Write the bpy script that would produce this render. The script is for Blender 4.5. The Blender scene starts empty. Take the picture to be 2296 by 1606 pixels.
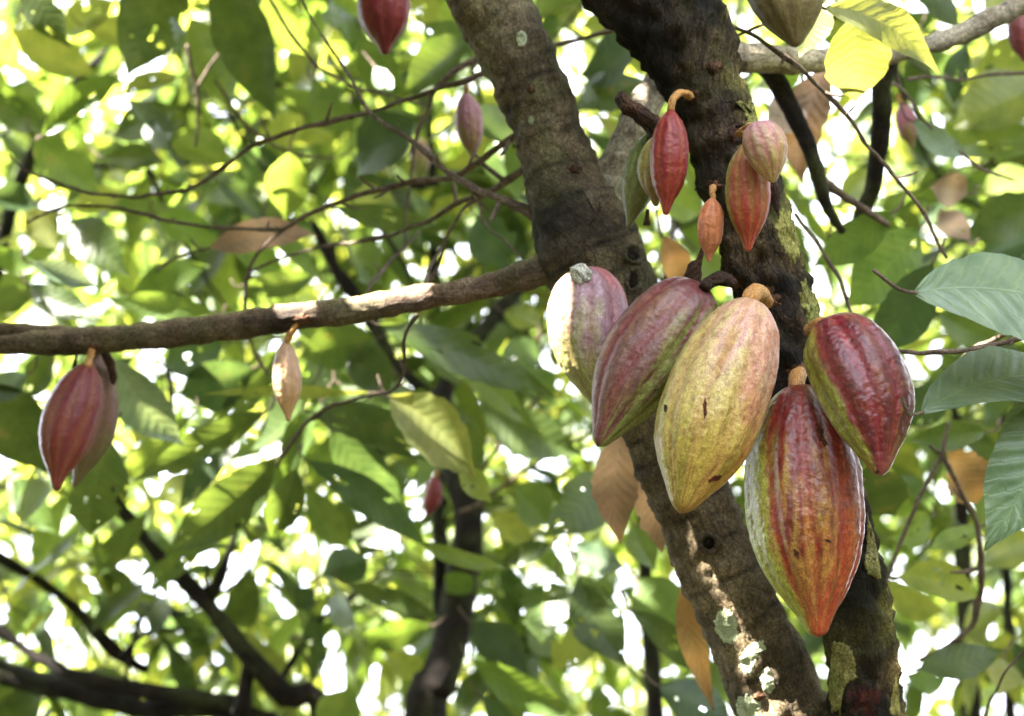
import bpy, math, random
import numpy as np
from mathutils import Vector, noise, Matrix
from mathutils.bvhtree import BVHTree

random.seed(7)
RNG = np.random.default_rng(11)
S = bpy.context.scene
COL = S.collection
R = math.radians

# ------------------------------------------------------------------ camera
IW, IH, K = 2295.0, 1606.0, 0.65          # frame size used for reading positions, frame width / distance
CAM = Vector((0, 0, 1.55)); PITCH = R(18)
FW = Vector((0, math.cos(PITCH), math.sin(PITCH)))
RT = Vector((1, 0, 0)); UP = Vector((0, -math.sin(PITCH), math.cos(PITCH)))
def P(x, y, d):
    return CAM + FW * d + RT * ((x - IW / 2) / IW * K * d) + UP * (-(y - IH / 2) / IW * K * d)
def px(d): return K * d / IW
cd = bpy.data.cameras.new('camera'); cam = bpy.data.objects.new('camera', cd); COL.objects.link(cam)
cam.location = CAM; cam.rotation_euler = (R(90) + PITCH, 0, 0)
cd.sensor_width = 36; cd.lens = 36 / K; cd.clip_start = 0.05; cd.clip_end = 500
cd.dof.use_dof = True; cd.dof.focus_distance = 1.34; cd.dof.aperture_fstop = 4.9
cd.dof.aperture_blades = 0
S.camera = cam

# ------------------------------------------------------------------ light
SUN_AZ = R(243)       # compass style azimuth of the sun, clockwise from +Y
SUN_EL = R(50)
SDIR = Vector((math.sin(SUN_AZ) * math.cos(SUN_EL), math.cos(SUN_AZ) * math.cos(SUN_EL), math.sin(SUN_EL)))
w = bpy.data.worlds.new('World'); S.world = w; w.use_nodes = True
nt = w.node_tree; bg = nt.nodes['Background']
sky = nt.nodes.new('ShaderNodeTexSky'); sky.sky_type = 'NISHITA'; sky.sun_disc = False
sky.sun_elevation = SUN_EL; sky.sun_rotation = SUN_AZ; sky.dust_density = 4.0; sky.air_density = 1.0
sky.ozone_density = 1.0
# bright white haze low in the sky, clearing to blue overhead
wtc = nt.nodes.new('ShaderNodeTexCoord'); wsp = nt.nodes.new('ShaderNodeSeparateXYZ'); nt.links.new(wtc.outputs['Generated'], wsp.inputs[0])
wr = nt.nodes.new('ShaderNodeMapRange'); wr.interpolation_type = 'SMOOTHSTEP'
wr.inputs['From Min'].default_value = 0.55; wr.inputs['From Max'].default_value = 0.97; wr.inputs['To Min'].default_value = 0.85; wr.inputs['To Max'].default_value = 0.1
nt.links.new(wsp.outputs[2], wr.inputs['Value'])
wm = nt.nodes.new('ShaderNodeMix'); wm.data_type = 'RGBA'; nt.links.new(wr.outputs[0], wm.inputs[0]); nt.links.new(sky.outputs[0], wm.inputs[6]); wm.inputs[7].default_value = (9.0, 9.4, 10.8, 1)
nt.links.new(wm.outputs[2], bg.inputs[0]); bg.inputs[1].default_value = 0.05
sl = bpy.data.lights.new('sun', 'SUN'); sl.energy = 5.0; sl.angle = R(0.53); sl.color = (1.0, 0.95, 0.85)
so = bpy.data.objects.new('sun', sl); COL.objects.link(so)
so.rotation_euler = SDIR.to_track_quat('Z', 'Y').to_euler(); so.location = (0, 0, 12)
S.view_settings.view_transform = 'Standard'; S.view_settings.look = 'None'
S.view_settings.exposure = 4.22; S.view_settings.gamma = 1.0
S.cycles.max_bounces = 7; S.cycles.diffuse_bounces = 4; S.cycles.transmission_bounces = 5
S.cycles.glossy_bounces = 2

# ------------------------------------------------------------------ object helpers
def tag(o, label=None, cat=None, group=None, kind=None):
    if label: o['label'] = label
    if cat: o['category'] = cat
    if group: o['group'] = group
    if kind: o['kind'] = kind
    return o
def thing(name, loc, label, cat, group=None):
    o = bpy.data.objects.new(name, None); COL.objects.link(o); o.location = loc
    o.empty_display_size = 0.05
    return tag(o, label, cat, group)
def mesh_obj(name, verts, faces, mat, parent=None, uvs=None, cols=None, smooth=True, label=None):
    """verts in world space; they become local to the parent"""
    v = np.asarray(verts, dtype=np.float64)
    root = parent
    off = np.zeros(3)
    while root is not None:
        off += np.array(root.location); root = root.parent
    me = bpy.data.meshes.new(name)
    v = v - off
    me.from_pydata(v.tolist(), [], [tuple(f) for f in faces]) if not isinstance(faces, np.ndarray) else fast_mesh(me, v, faces)
    if smooth: me.polygons.foreach_set('use_smooth', [True] * len(me.polygons))
    if uvs is not None:
        ul = me.uv_layers.new(name='UVMap')
        li = np.empty(len(me.loops), dtype=np.int32); me.loops.foreach_get('vertex_index', li)
        ul.data.foreach_set('uv', np.asarray(uvs, dtype=np.float32)[li].ravel())
    if cols is not None:
        at = me.color_attributes.new(name='tint', type='FLOAT_COLOR', domain='POINT')
        c = np.ones((len(v), 4), dtype=np.float32); c[:, :3] = cols
        at.data.foreach_set('color', c.ravel())
    me.materials.append(mat); me.update()
    o = bpy.data.objects.new(name, me); COL.objects.link(o); o.parent = parent
    if label: o['label'] = label
    return o
def fast_mesh(me, v, f):
    n, k = f.shape
    me.vertices.add(len(v)); me.vertices.foreach_set('co', v.astype(np.float32).ravel())
    me.loops.add(n * k); me.loops.foreach_set('vertex_index', f.astype(np.int32).ravel())
    me.polygons.add(n); me.polygons.foreach_set('loop_start', np.arange(0, n * k, k, dtype=np.int32))
    me.polygons.foreach_set('loop_total', np.full(n, k, dtype=np.int32))
    me.update(calc_edges=True)

# ------------------------------------------------------------------ materials
def new_mat(name):
    m = bpy.data.materials.new(name); m.use_nodes = True
    nt = m.node_tree
    return m, nt, nt.nodes, nt.links, nt.nodes['Principled BSDF']
def N(nd, t, **kw):
    n = nd.new(t)
    for k, v in kw.items():
        if k.startswith('i_'):
            n.inputs[int(k[2:]) if k[2:].isdigit() else k[2:].replace('_', ' ')].default_value = v
        else: setattr(n, k, v)
    return n
def ramp(nd, stops):
    r = nd.new('ShaderNodeValToRGB')
    e = r.color_ramp.elements
    while len(e) < len(stops): e.new(0.5)
    for i, (p, c) in enumerate(stops):
        e[i].position = p; e[i].color = (*c, 1) if len(c) == 3 else c
    return r
def mix(nd, ln, fac, a, b, mode='MIX'):
    m = nd.new('ShaderNodeMix'); m.data_type = 'RGBA'; m.blend_type = mode
    for s, v in ((0, fac), (6, a), (7, b)):
        if hasattr(v, 'is_linked') or hasattr(v, 'links'): ln.new(v, m.inputs[s])
        else: m.inputs[s].default_value = v if s == 0 else (*v, 1)
    return m.outputs[2]
def math_n(nd, ln, op, a, b=None, c=None, clamp=False):
    m = nd.new('ShaderNodeMath'); m.operation = op; m.use_clamp = clamp
    for i, v in enumerate((a, b, c)):
        if v is None: continue
        if hasattr(v, 'links'): ln.new(v, m.inputs[i])
        else: m.inputs[i].default_value = v
    return m.outputs[0]

def leaf_mat(name, trans=0.5, rough=0.38, tcol=(2.0, 1.75, 0.95), bump=0.12, spots=0.25, vein_k=0.16):
    m, nt, nd, ln, bs = new_mat(name)
    uv = nd.new('ShaderNodeUVMap'); uv.uv_map = 'UVMap'
    sep = nd.new('ShaderNodeSeparateXYZ'); ln.new(uv.outputs[0], sep.inputs[0])
    t, s = sep.outputs[0], sep.outputs[1]                     # t along 0..1, s across -1..1 (scaled)
    a = math_n(nd, ln, 'ABSOLUTE', s)
    # secondary veins: lines sweeping forward from the midrib
    ph = math_n(nd, ln, 'SUBTRACT', t, math_n(nd, ln, 'MULTIPLY', a, 0.16))
    nw = N(nd, 'ShaderNodeTexNoise', i_Scale=5.0, i_Detail=2.0); ln.new(uv.outputs[0], nw.inputs['Vector'])
    ph = math_n(nd, ln, 'ADD', ph, math_n(nd, ln, 'MULTIPLY', nw.outputs[0], 0.05))
    sn = math_n(nd, ln, 'SINE', math_n(nd, ln, 'MULTIPLY', ph, 2 * math.pi * 11))
    vein = math_n(nd, ln, 'POWER', math_n(nd, ln, 'MULTIPLY_ADD', sn, 0.5, 0.5), 14.0)
    mid = math_n(nd, ln, 'SUBTRACT', 1.0, math_n(nd, ln, 'MULTIPLY', a, 26.0), clamp=True)
    vv = math_n(nd, ln, 'MAXIMUM', math_n(nd, ln, 'MULTIPLY', vein, 0.55), mid)
    at = nd.new('ShaderNodeAttribute'); at.attribute_name = 'tint'
    tc = nd.new('ShaderNodeTexCoord')
    n1 = N(nd, 'ShaderNodeTexNoise', i_Scale=34.0, i_Detail=5.0); ln.new(tc.outputs['Object'], n1.inputs['Vector'])
    n2 = N(nd, 'ShaderNodeTexNoise', i_Scale=220.0, i_Detail=3.0); ln.new(tc.outputs['Object'], n2.inputs['Vector'])
    mot = ramp(nd, [(0.3, (0.72, 0.78, 0.7)), (0.7, (1.25, 1.18, 1.1))]); ln.new(n1.outputs[0], mot.inputs[0])
    c1 = mix(nd, ln, 1.0, at.outputs['Color'], mot.outputs[0], 'MULTIPLY')
    sp = ramp(nd, [(0.66, (0, 0, 0)), (0.72, (1, 1, 1))]); ln.new(n1.outputs[0], sp.inputs[0])
    c1 = mix(nd, ln, math_n(nd, ln, 'MULTIPLY', sp.outputs[0], spots), c1, (0.16, 0.1, 0.035))
    c2 = mix(nd, ln, math_n(nd, ln, 'MULTIPLY', vv, vein_k), c1, mix(nd, ln, 1.0, c1, (2.2, 2.0, 1.7), 'MULTIPLY'))
    ln.new(c2, bs.inputs['Base Color'])
    bs.inputs['Roughness'].default_value = rough
    bs.inputs['Specular IOR Level'].default_value = 0.5
    tr = nd.new('ShaderNodeBsdfTranslucent')
    ln.new(mix(nd, ln, 1.0, c2, tcol, 'MULTIPLY'), tr.inputs[0])
    bh = math_n(nd, ln, 'ADD', math_n(nd, ln, 'MULTIPLY', sn, 0.5), math_n(nd, ln, 'MULTIPLY', n2.outputs[0], 0.7))
    bh = math_n(nd, ln, 'SUBTRACT', bh, math_n(nd, ln, 'MULTIPLY', vv, 0.8))
    bp = N(nd, 'ShaderNodeBump', i_Strength=bump, i_Distance=0.004); ln.new(bh, bp.inputs['Height'])
    ln.new(bp.outputs[0], bs.inputs['Normal']); ln.new(bp.outputs[0], tr.inputs['Normal'])
    ms = nd.new('ShaderNodeMixShader'); ms.inputs[0].default_value = trans
    ln.new(bs.outputs[0], ms.inputs[1]); ln.new(tr.outputs[0], ms.inputs[2])
    ln.new(ms.outputs[0], nd['Material Output'].inputs[0])
    return m
M_LEAF = leaf_mat('leaf_green', trans=0.55)
M_LEAFTOP = leaf_mat('leaf_green_glossy', trans=0.28, rough=0.30, bump=0.22, spots=0.08, vein_k=0.3)
M_LEAFDRY = leaf_mat('leaf_dry', trans=0.38, rough=0.6, tcol=(1.5, 1.15, 0.7), bump=0.3, spots=0.35, vein_k=0.12)

def bark_mat(name, stops, moss=0.3, sc=1.0, bump=0.8, rough=0.85, moss_col=(0.09, 0.11, 0.035), fleck=0.25, stretch=0.35, ringy=0.0, crack=0.3):
    m, nt, nd, ln, bs = new_mat(name)
    uv = nd.new('ShaderNodeUVMap'); uv.uv_map = 'UVMap'      # u = metres around, v = metres along
    mp = N(nd, 'ShaderNodeMapping'); ln.new(uv.outputs[0], mp.inputs[0]); mp.inputs['Scale'].default_value = (1.0, stretch, 1.0)
    tc = nd.new('ShaderNodeTexCoord')
    o = tc.outputs['Object']
    n1 = N(nd, 'ShaderNodeTexNoise', i_Scale=26.0 * sc, i_Detail=9.0, i_Roughness=0.68); ln.new(o, n1.inputs['Vector'])
    n2 = N(nd, 'ShaderNodeTexNoise', i_Scale=150.0 * sc, i_Detail=8.0, i_Roughness=0.72); ln.new(mp.outputs[0], n2.inputs['Vector'])
    n3 = N(nd, 'ShaderNodeTexNoise', i_Scale=9.0 * sc, i_Detail=6.0, i_Roughness=0.6); ln.new(o, n3.inputs['Vector'])
    vo = N(nd, 'ShaderNodeTexVoronoi', feature='DISTANCE_TO_EDGE'); vo.inputs['Scale'].default_value = 120.0 * sc
    wv = N(nd, 'ShaderNodeVectorMath', operation='ADD'); ln.new(mp.outputs[0], wv.inputs[0])
    nz = N(nd, 'ShaderNodeTexNoise', i_Scale=60.0 * sc, i_Detail=4.0); ln.new(mp.outputs[0], nz.inputs['Vector'])
    sc2 = N(nd, 'ShaderNodeVectorMath', operation='SCALE'); ln.new(nz.outputs['Color'], sc2.inputs[0]); sc2.inputs['Scale'].default_value = 0.02
    ln.new(sc2.outputs[0], wv.inputs[1]); ln.new(wv.outputs[0], vo.inputs['Vector'])
    f = math_n(nd, ln, 'MULTIPLY_ADD', n2.outputs[0], 0.45, math_n(nd, ln, 'MULTIPLY', n1.outputs[0], 0.6))
    r = ramp(nd, stops); ln.new(f, r.inputs[0])
    cr = ramp(nd, [(0.0, (0, 0, 0)), (0.1, (1, 1, 1))]); ln.new(vo.outputs[0], cr.inputs[0])
    c = mix(nd, ln, crack, r.outputs[0], mix(nd, ln, 1.0, r.outputs[0], cr.outputs[0], 'MULTIPLY'))
    ms = ramp(nd, [(0.50, (0, 0, 0)), (0.62, (1, 1, 1))]); ln.new(n3.outputs[0], ms.inputs[0])
    c = mix(nd, ln, math_n(nd, ln, 'MULTIPLY', ms.outputs[0], moss), c, moss_col)
    fl = ramp(nd, [(0.62, (0, 0, 0)), (0.68, (1, 1, 1))]); ln.new(n2.outputs[0], fl.inputs[0])
    c = mix(nd, ln, math_n(nd, ln, 'MULTIPLY', fl.outputs[0], fleck), c, (0.22, 0.2, 0.15))
    n4 = N(nd, 'ShaderNodeTexNoise', i_Scale=420.0 * sc, i_Detail=4.0, i_Roughness=0.7); ln.new(o, n4.inputs['Vector'])
    gr = ramp(nd, [(0.32, (0.35, 0.33, 0.3)), (0.5, (0.95, 0.95, 0.95)), (0.68, (1.9, 1.85, 1.75))]); ln.new(n4.outputs[0], gr.inputs[0])
    c = mix(nd, ln, 1.0, c, gr.outputs[0], 'MULTIPLY')
    at = nd.new('ShaderNodeAttribute'); at.attribute_name = 'tint'
    c = mix(nd, ln, 1.0, c, at.outputs['Color'], 'MULTIPLY')
    ln.new(c, bs.inputs['Base Color']); bs.inputs['Roughness'].default_value = rough
    bs.inputs['Specular IOR Level'].default_value = 0.25
    h = math_n(nd, ln, 'MULTIPLY_ADD', n2.outputs[0], 0.6, math_n(nd, ln, 'MULTIPLY', n1.outputs[0], 1.2))
    h = math_n(nd, ln, 'ADD', h, math_n(nd, ln, 'MULTIPLY', cr.outputs[0], 0.25))
    if ringy:
        sp = nd.new('ShaderNodeSeparateXYZ'); ln.new(uv.outputs[0], sp.inputs[0])
        q = math_n(nd, ln, 'ADD', math_n(nd, ln, 'MULTIPLY', sp.outputs[1], 260.0), math_n(nd, ln, 'MULTIPLY', n3.outputs[0], 30.0))
        h = math_n(nd, ln, 'ADD', h, math_n(nd, ln, 'MULTIPLY', math_n(nd, ln, 'SINE', q), ringy))
    bp = N(nd, 'ShaderNodeBump', i_Strength=bump, i_Distance=0.006); ln.new(h, bp.inputs['Height'])
    ln.new(bp.outputs[0], bs.inputs['Normal'])
    return m
M_BARK = bark_mat('bark_grey_brown', [(0.34, (0.025, 0.018, 0.012)), (0.5, (0.08, 0.06, 0.038)), (0.7, (0.16, 0.13, 0.088))], moss=0.45, ringy=0.12, bump=0.5, moss_col=(0.085, 0.095, 0.04))
M_BARKD = bark_mat('bark_dark_mossy', [(0.40, (0.005, 0.004, 0.0025)), (0.52, (0.034, 0.023, 0.014)), (0.70, (0.14, 0.1, 0.06))], moss=0.4, bump=1.0, fleck=0.4, moss_col=(0.1, 0.105, 0.035))
M_BARKP = bark_mat('bark_pale_grey', [(0.3, (0.12, 0.1, 0.085)), (0.5, (0.24, 0.21, 0.18)), (0.7, (0.4, 0.37, 0.33))], moss=0.2, bump=0.6)
M_TWIG = bark_mat('twig_bark', [(0.3, (0.025, 0.015, 0.011)), (0.5, (0.10, 0.068, 0.05)), (0.7, (0.24, 0.18, 0.14))], moss=0.15, sc=1.6, bump=0.5)
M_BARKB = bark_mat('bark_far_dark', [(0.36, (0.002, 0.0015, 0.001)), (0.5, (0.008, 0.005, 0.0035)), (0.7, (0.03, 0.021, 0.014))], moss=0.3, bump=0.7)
M_LICH = bark_mat('lichen', [(0.3, (0.22, 0.27, 0.15)), (0.5, (0.38, 0.43, 0.27)), (0.7, (0.58, 0.6, 0.45))], moss=0.25, sc=2.5, bump=0.7, moss_col=(0.2, 0.26, 0.08), fleck=0.1, stretch=1.0)
M_MOSSY = bark_mat('yellow_lichen_crust', [(0.3, (0.1, 0.085, 0.02)), (0.5, (0.24, 0.21, 0.07)), (0.7, (0.42, 0.37, 0.16))], moss=0.4, sc=1.5, bump=1.0, moss_col=(0.16, 0.2, 0.04), fleck=0.15)
M_STALK = bark_mat('pod_stalk', [(0.3, (0.22, 0.1, 0.03)), (0.5, (0.42, 0.2, 0.06)), (0.7, (0.5, 0.3, 0.12))], moss=0.0, sc=2.0, bump=0.3, rough=0.55, fleck=0.0)
M_DARKWOOD = bark_mat('dead_wood', [(0.3, (0.008, 0.005, 0.004)), (0.5, (0.04, 0.02, 0.012)), (0.7, (0.12, 0.055, 0.03))], moss=0.0, bump=1.0, fleck=0.1)
M_RESIN = bark_mat('red_wound', [(0.36, (0.008, 0.002, 0.002)), (0.54, (0.03, 0.006, 0.004)), (0.72, (0.25, 0.035, 0.012))], moss=0.0, sc=2.0, bump=1.0, rough=0.3, fleck=0.1)
M_CUT = bark_mat('fresh_broken_pulp', [(0.3, (0.55, 0.52, 0.42)), (0.5, (0.8, 0.78, 0.68)), (0.7, (0.88, 0.87, 0.8))], moss=0.0, sc=2.0, bump=1.0, fleck=0.0)

def pod_mat(name, rough=0.36, coat=0.35, bump=0.55, mottle=0.5, sc=1.0, stretch=1.0):
    m, nt, nd, ln, bs = new_mat(name)
    at = nd.new('ShaderNodeAttribute'); at.attribute_name = 'tint'
    uv = nd.new('ShaderNodeUVMap'); uv.uv_map = 'UVMap'
    mp = N(nd, 'ShaderNodeMapping'); ln.new(uv.outputs[0], mp.inputs[0]); mp.inputs['Scale'].default_value = (1.0, 0.55, 1.0)
    tc = nd.new('ShaderNodeTexCoord')
    n1 = N(nd, 'ShaderNodeTexNoise', i_Scale=300.0 * sc, i_Detail=5.0, i_Roughness=0.65); ln.new(tc.outputs['Object'], n1.inputs['Vector'])
    n2 = N(nd, 'ShaderNodeTexNoise', i_Scale=190.0 * sc, i_Detail=6.0, i_Roughness=0.6); ln.new(mp.outputs[0], n2.inputs['Vector'])
    n3 = N(nd, 'ShaderNodeTexNoise', i_Scale=900.0 * sc, i_Detail=3.0); ln.new(tc.outputs['Object'], n3.inputs['Vector'])
    mo = ramp(nd, [(0.3, (1 - mottle * .75, 1 - mottle, 1 - mottle * .9)), (0.5, (1, 1, 1)), (0.72, (1 + mottle * .6, 1 + mottle * .8, 1 + mottle * .6))])
    ln.new(n2.outputs[0], mo.inputs[0])
    c = mix(nd, ln, 1.0, at.outputs['Color'], mo.outputs[0], 'MULTIPLY')
    n5 = N(nd, 'ShaderNodeTexNoise', i_Scale=620.0 * sc, i_Detail=4.0, i_Roughness=0.7); ln.new(tc.outputs['Object'], n5.inputs['Vector'])
    gm = ramp(nd, [(0.36, (1 - mottle * .5, 1 - mottle * .75, 1 - mottle * .6)), (0.5, (1, 1, 1)), (0.64, (1 + mottle * .35, 1 + mottle * .8, 1 + mottle * .5))]); ln.new(n5.outputs[0], gm.inputs[0])
    c = mix(nd, ln, 1.0, c, gm.outputs[0], 'MULTIPLY')
    dk = ramp(nd, [(0.70, (0, 0, 0)), (0.76, (1, 1, 1))]); ln.new(n1.outputs[0], dk.inputs[0])
    c = mix(nd, ln, math_n(nd, ln, 'MULTIPLY', dk.outputs[0], 0.35), c, (0.06, 0.02, 0.012))
    ln.new(c, bs.inputs['Base Color'])
    rr = math_n(nd, ln, 'MULTIPLY_ADD', n1.outputs[0], 0.3, rough - 0.12)
    ln.new(rr, bs.inputs['Roughness']); bs.inputs['Coat Weight'].default_value = coat; bs.inputs['Coat Roughness'].default_value = 0.2
    bs.inputs['Specular IOR Level'].default_value = 0.22
    vo = N(nd, 'ShaderNodeTexVoronoi', feature='SMOOTH_F1'); vo.inputs['Scale'].default_value = 210.0 * sc
    ln.new(tc.outputs['Object'], vo.inputs['Vector'])
    h = math_n(nd, ln, 'ADD', math_n(nd, ln, 'MULTIPLY', n1.outputs[0], 0.8), math_n(nd, ln, 'MULTIPLY', n3.outputs[0], 0.12))
    h = math_n(nd, ln, 'SUBTRACT', h, math_n(nd, ln, 'MULTIPLY', vo.outputs[0], 0.8))
    bp = N(nd, 'ShaderNodeBump', i_Strength=bump, i_Distance=0.0022); ln.new(h, bp.inputs['Height'])
    ln.new(bp.outputs[0], bs.inputs['Normal']); ln.new(bp.outputs[0], bs.inputs['Coat Normal'])
    return m
M_POD = pod_mat('pod_glossy', rough=0.30, coat=0.7, bump=0.5, mottle=0.6)
M_PODM = pod_mat('pod_matt', rough=0.42, coat=0.35, bump=0.4, mottle=0.45)
M_PODS = pod_mat('pod_young', rough=0.36, coat=0.15, bump=0.4, mottle=0.25, sc=1.3)

# ------------------------------------------------------------------ tubes
def catmull(pts, seg_len):
    pts = np.asarray(pts, dtype=float)
    p = np.vstack([2 * pts[0] - pts[1], pts, 2 * pts[-1] - pts[-2]])
    out = []
    for i in range(1, len(p) - 2):
        L = np.linalg.norm(p[i + 1][:3] - p[i][:3]); n = max(2, int(L / seg_len))
        for k in range(n):
            t = k / n; t2, t3 = t * t, t ** 3
            out.append(0.5 * (2 * p[i] + (p[i + 1] - p[i - 1]) * t + (2 * p[i - 1] - 5 * p[i] + 4 * p[i + 1] - p[i + 2]) * t2 + (3 * p[i] - p[i - 1] - 3 * p[i + 1] + p[i + 2]) * t3))
    out.append(p[-2])
    return np.array(out)
def tube(pts, seg=0.01, nr=12, amp=0.0, fs=30.0, ridge=0.0, tintf=None, seed=0.0, lump=0.0, cap=True):
    """pts: rows x,y,z,r in world space -> verts, faces, uvs, cols"""
    c = catmull(pts, seg); n = len(c)
    T = np.gradient(c[:, :3], axis=0); T /= np.linalg.norm(T, axis=1)[:, None] + 1e-12
    a = np.array(FW) - T[0] * np.dot(T[0], np.array(FW))
    if np.linalg.norm(a) < 1e-3: a = np.array([1.0, 0, 0])
    a /= np.linalg.norm(a)
    V = np.zeros((n, nr + 1, 3)); U = np.zeros((n, nr + 1, 2)); C = np.ones((n, nr + 1, 3))
    L = 0
    for i in range(n):
        if i: L += np.linalg.norm(c[i, :3] - c[i - 1, :3])
        a = a - T[i] * np.dot(T[i], a); a /= np.linalg.norm(a)
        b = np.cross(T[i], a); r = c[i, 3]
        for j in range(nr + 1):
            th = 2 * math.pi * (j % nr) / nr
            dr = a * math.cos(th) + b * math.sin(th)
            q = c[i, :3] + dr * r
            rr = r
            if amp or lump:
                qv = Vector(q)
                if amp:
                    rr += amp * noise.fractal(qv * fs + Vector((seed, 0, 0)), 0.9, 2.1, 4)
                if lump:
                    rr += lump * noise.noise(qv * 11 + Vector((seed, 3, 0)))
                if ridge:
                    rr -= ridge * abs(noise.noise(Vector((q[0] * 55, q[1] * 55, q[2] * 160 + seed))))
            V[i, j] = c[i, :3] + dr * rr
            U[i, j] = (2 * math.pi * r * j / nr, L)
            if tintf: C[i, j] = tintf(L, th, V[i, j], dr)
    idx = np.arange(n * (nr + 1)).reshape(n, nr + 1)
    F = np.stack([idx[:-1, :-1], idx[:-1, 1:], idx[1:, 1:], idx[1:, :-1]], -1).reshape(-1, 4)
    V = V.reshape(-1, 3); U = U.reshape(-1, 2); C = C.reshape(-1, 3)
    if cap:
        fs_ = [tuple(f) for f in F.tolist()]
        for row, rev in ((0, True), (n - 1, False)):
            ci = len(V); V = np.vstack([V, c[row, :3]]); U = np.vstack([U, U[idx[row, 0]]]); C = np.vstack([C, C[idx[row, 0]]])
            for j in range(nr):
                p_, q_ = int(idx[row, j]), int(idx[row, j + 1])
                fs_.append((ci, q_, p_) if rev else (ci, p_, q_))
        F = fs_
    return V, F, U, C
def ppath(lst, d0, d1=None):
    """rows x,y,w[,d] in picture units -> world rows x,y,z,radius"""
    out = []
    n = len(lst)
    for i, row in enumerate(lst):
        d = row[3] if len(row) > 3 else (d0 if d1 is None else d0 + (d1 - d0) * i / max(1, n - 1))
        p = P(row[0], row[1], d)
        out.append((p.x, p.y, p.z, row[2] * px(d) / 2))
    return out
def add_tube(name, pts, mat, parent, label=None, **kw):
    V, F, U, C = tube(pts, **kw)
    return mesh_obj(name, V, F, mat, parent, U, C, label=label)

# ------------------------------------------------------------------ leaves
def leaf_template(nx, ny):
    t = np.linspace(0, 1, nx + 1); s = np.linspace(-1, 1, ny + 1)
    T, Sx = np.meshgrid(t, s, indexing='ij')
    prof = np.interp(t, [0, .02, .06, .13, .24, .38, .52, .64, .74, .83, .90, .95, .98, 1.0],
                        [0.0, .09, .26, .50, .78, .97, 1.0, .90, .70, .44, .22, .10, .045, 0.0])
    idx = np.arange((nx + 1) * (ny + 1)).reshape(nx + 1, ny + 1)
    F = np.stack([idx[:-1, :-1], idx[1:, :-1], idx[1:, 1:], idx[:-1, 1:]], -1).reshape(-1, 4)
    return T, Sx, prof, F
TPL = {}
def leaf_geo(base, tip, width, nrm, sag=0.12, fold=0.15, nx=7, ny=4, wav=0.03, quilt=0.0, side=0.0, tw=0.0, seed=0.0, tear=0.0):
    if (nx, ny) not in TPL: TPL[(nx, ny)] = leaf_template(nx, ny)
    T, Sx, prof, F = TPL[(nx, ny)]
    b = np.array(base, dtype=float); e = np.array(tip, dtype=float)
    ax = e - b; L = np.linalg.norm(ax); ax /= L
    n = np.array(nrm, dtype=float); n = n - ax * np.dot(n, ax); n /= np.linalg.norm(n) + 1e-9
    sd = np.cross(n, ax)
    hw = prof[:, None] * width / 2
    off = 4 * T * (1 - T)
    ang = tw * (T - 0.4)
    ph = seed * 6.28
    rag = 1.0
    if tear:
        g_ = np.random.default_rng(int(seed * 1e6)); kx = np.linspace(0, 1, 26)
        rl, rr_ = [np.interp(T[:, 0], kx, g_.normal(0, 1, 26) - 1.2 * (g_.random(26) > .85)) for _ in (0, 1)]
        rag = 1 + tear * np.where(Sx < 0, rl[:, None], rr_[:, None]) * np.clip((np.abs(Sx) - .3) / .7, 0, 1)
    lat = Sx * hw * rag
    up = fold * np.abs(Sx) ** 1.4 * hw * 1.0 + wav * L * np.sin(T * 14 + ph + 1.3 * np.sign(Sx)) * np.abs(Sx) ** 2 * 0.6
    up = up + sag * L * off
    if quilt:
        a_ = np.abs(Sx)
        up = up + quilt * np.sin(2 * np.pi * 11 * (T - 0.16 * a_)) * np.minimum(1, a_ * 4) * (1 - a_ ** 6)
    la, ua = lat * np.cos(ang) - up * np.sin(ang), lat * np.sin(ang) + up * np.cos(ang)
    V = b + ax * (T * L)[..., None] + sd * (la + side * L * off)[..., None] + n * ua[..., None]
    uv = np.stack([T, Sx * (0.25 + 0.75 * prof[:, None])], -1)
    return V.reshape(-1, 3), F, uv.reshape(-1, 2)

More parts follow.
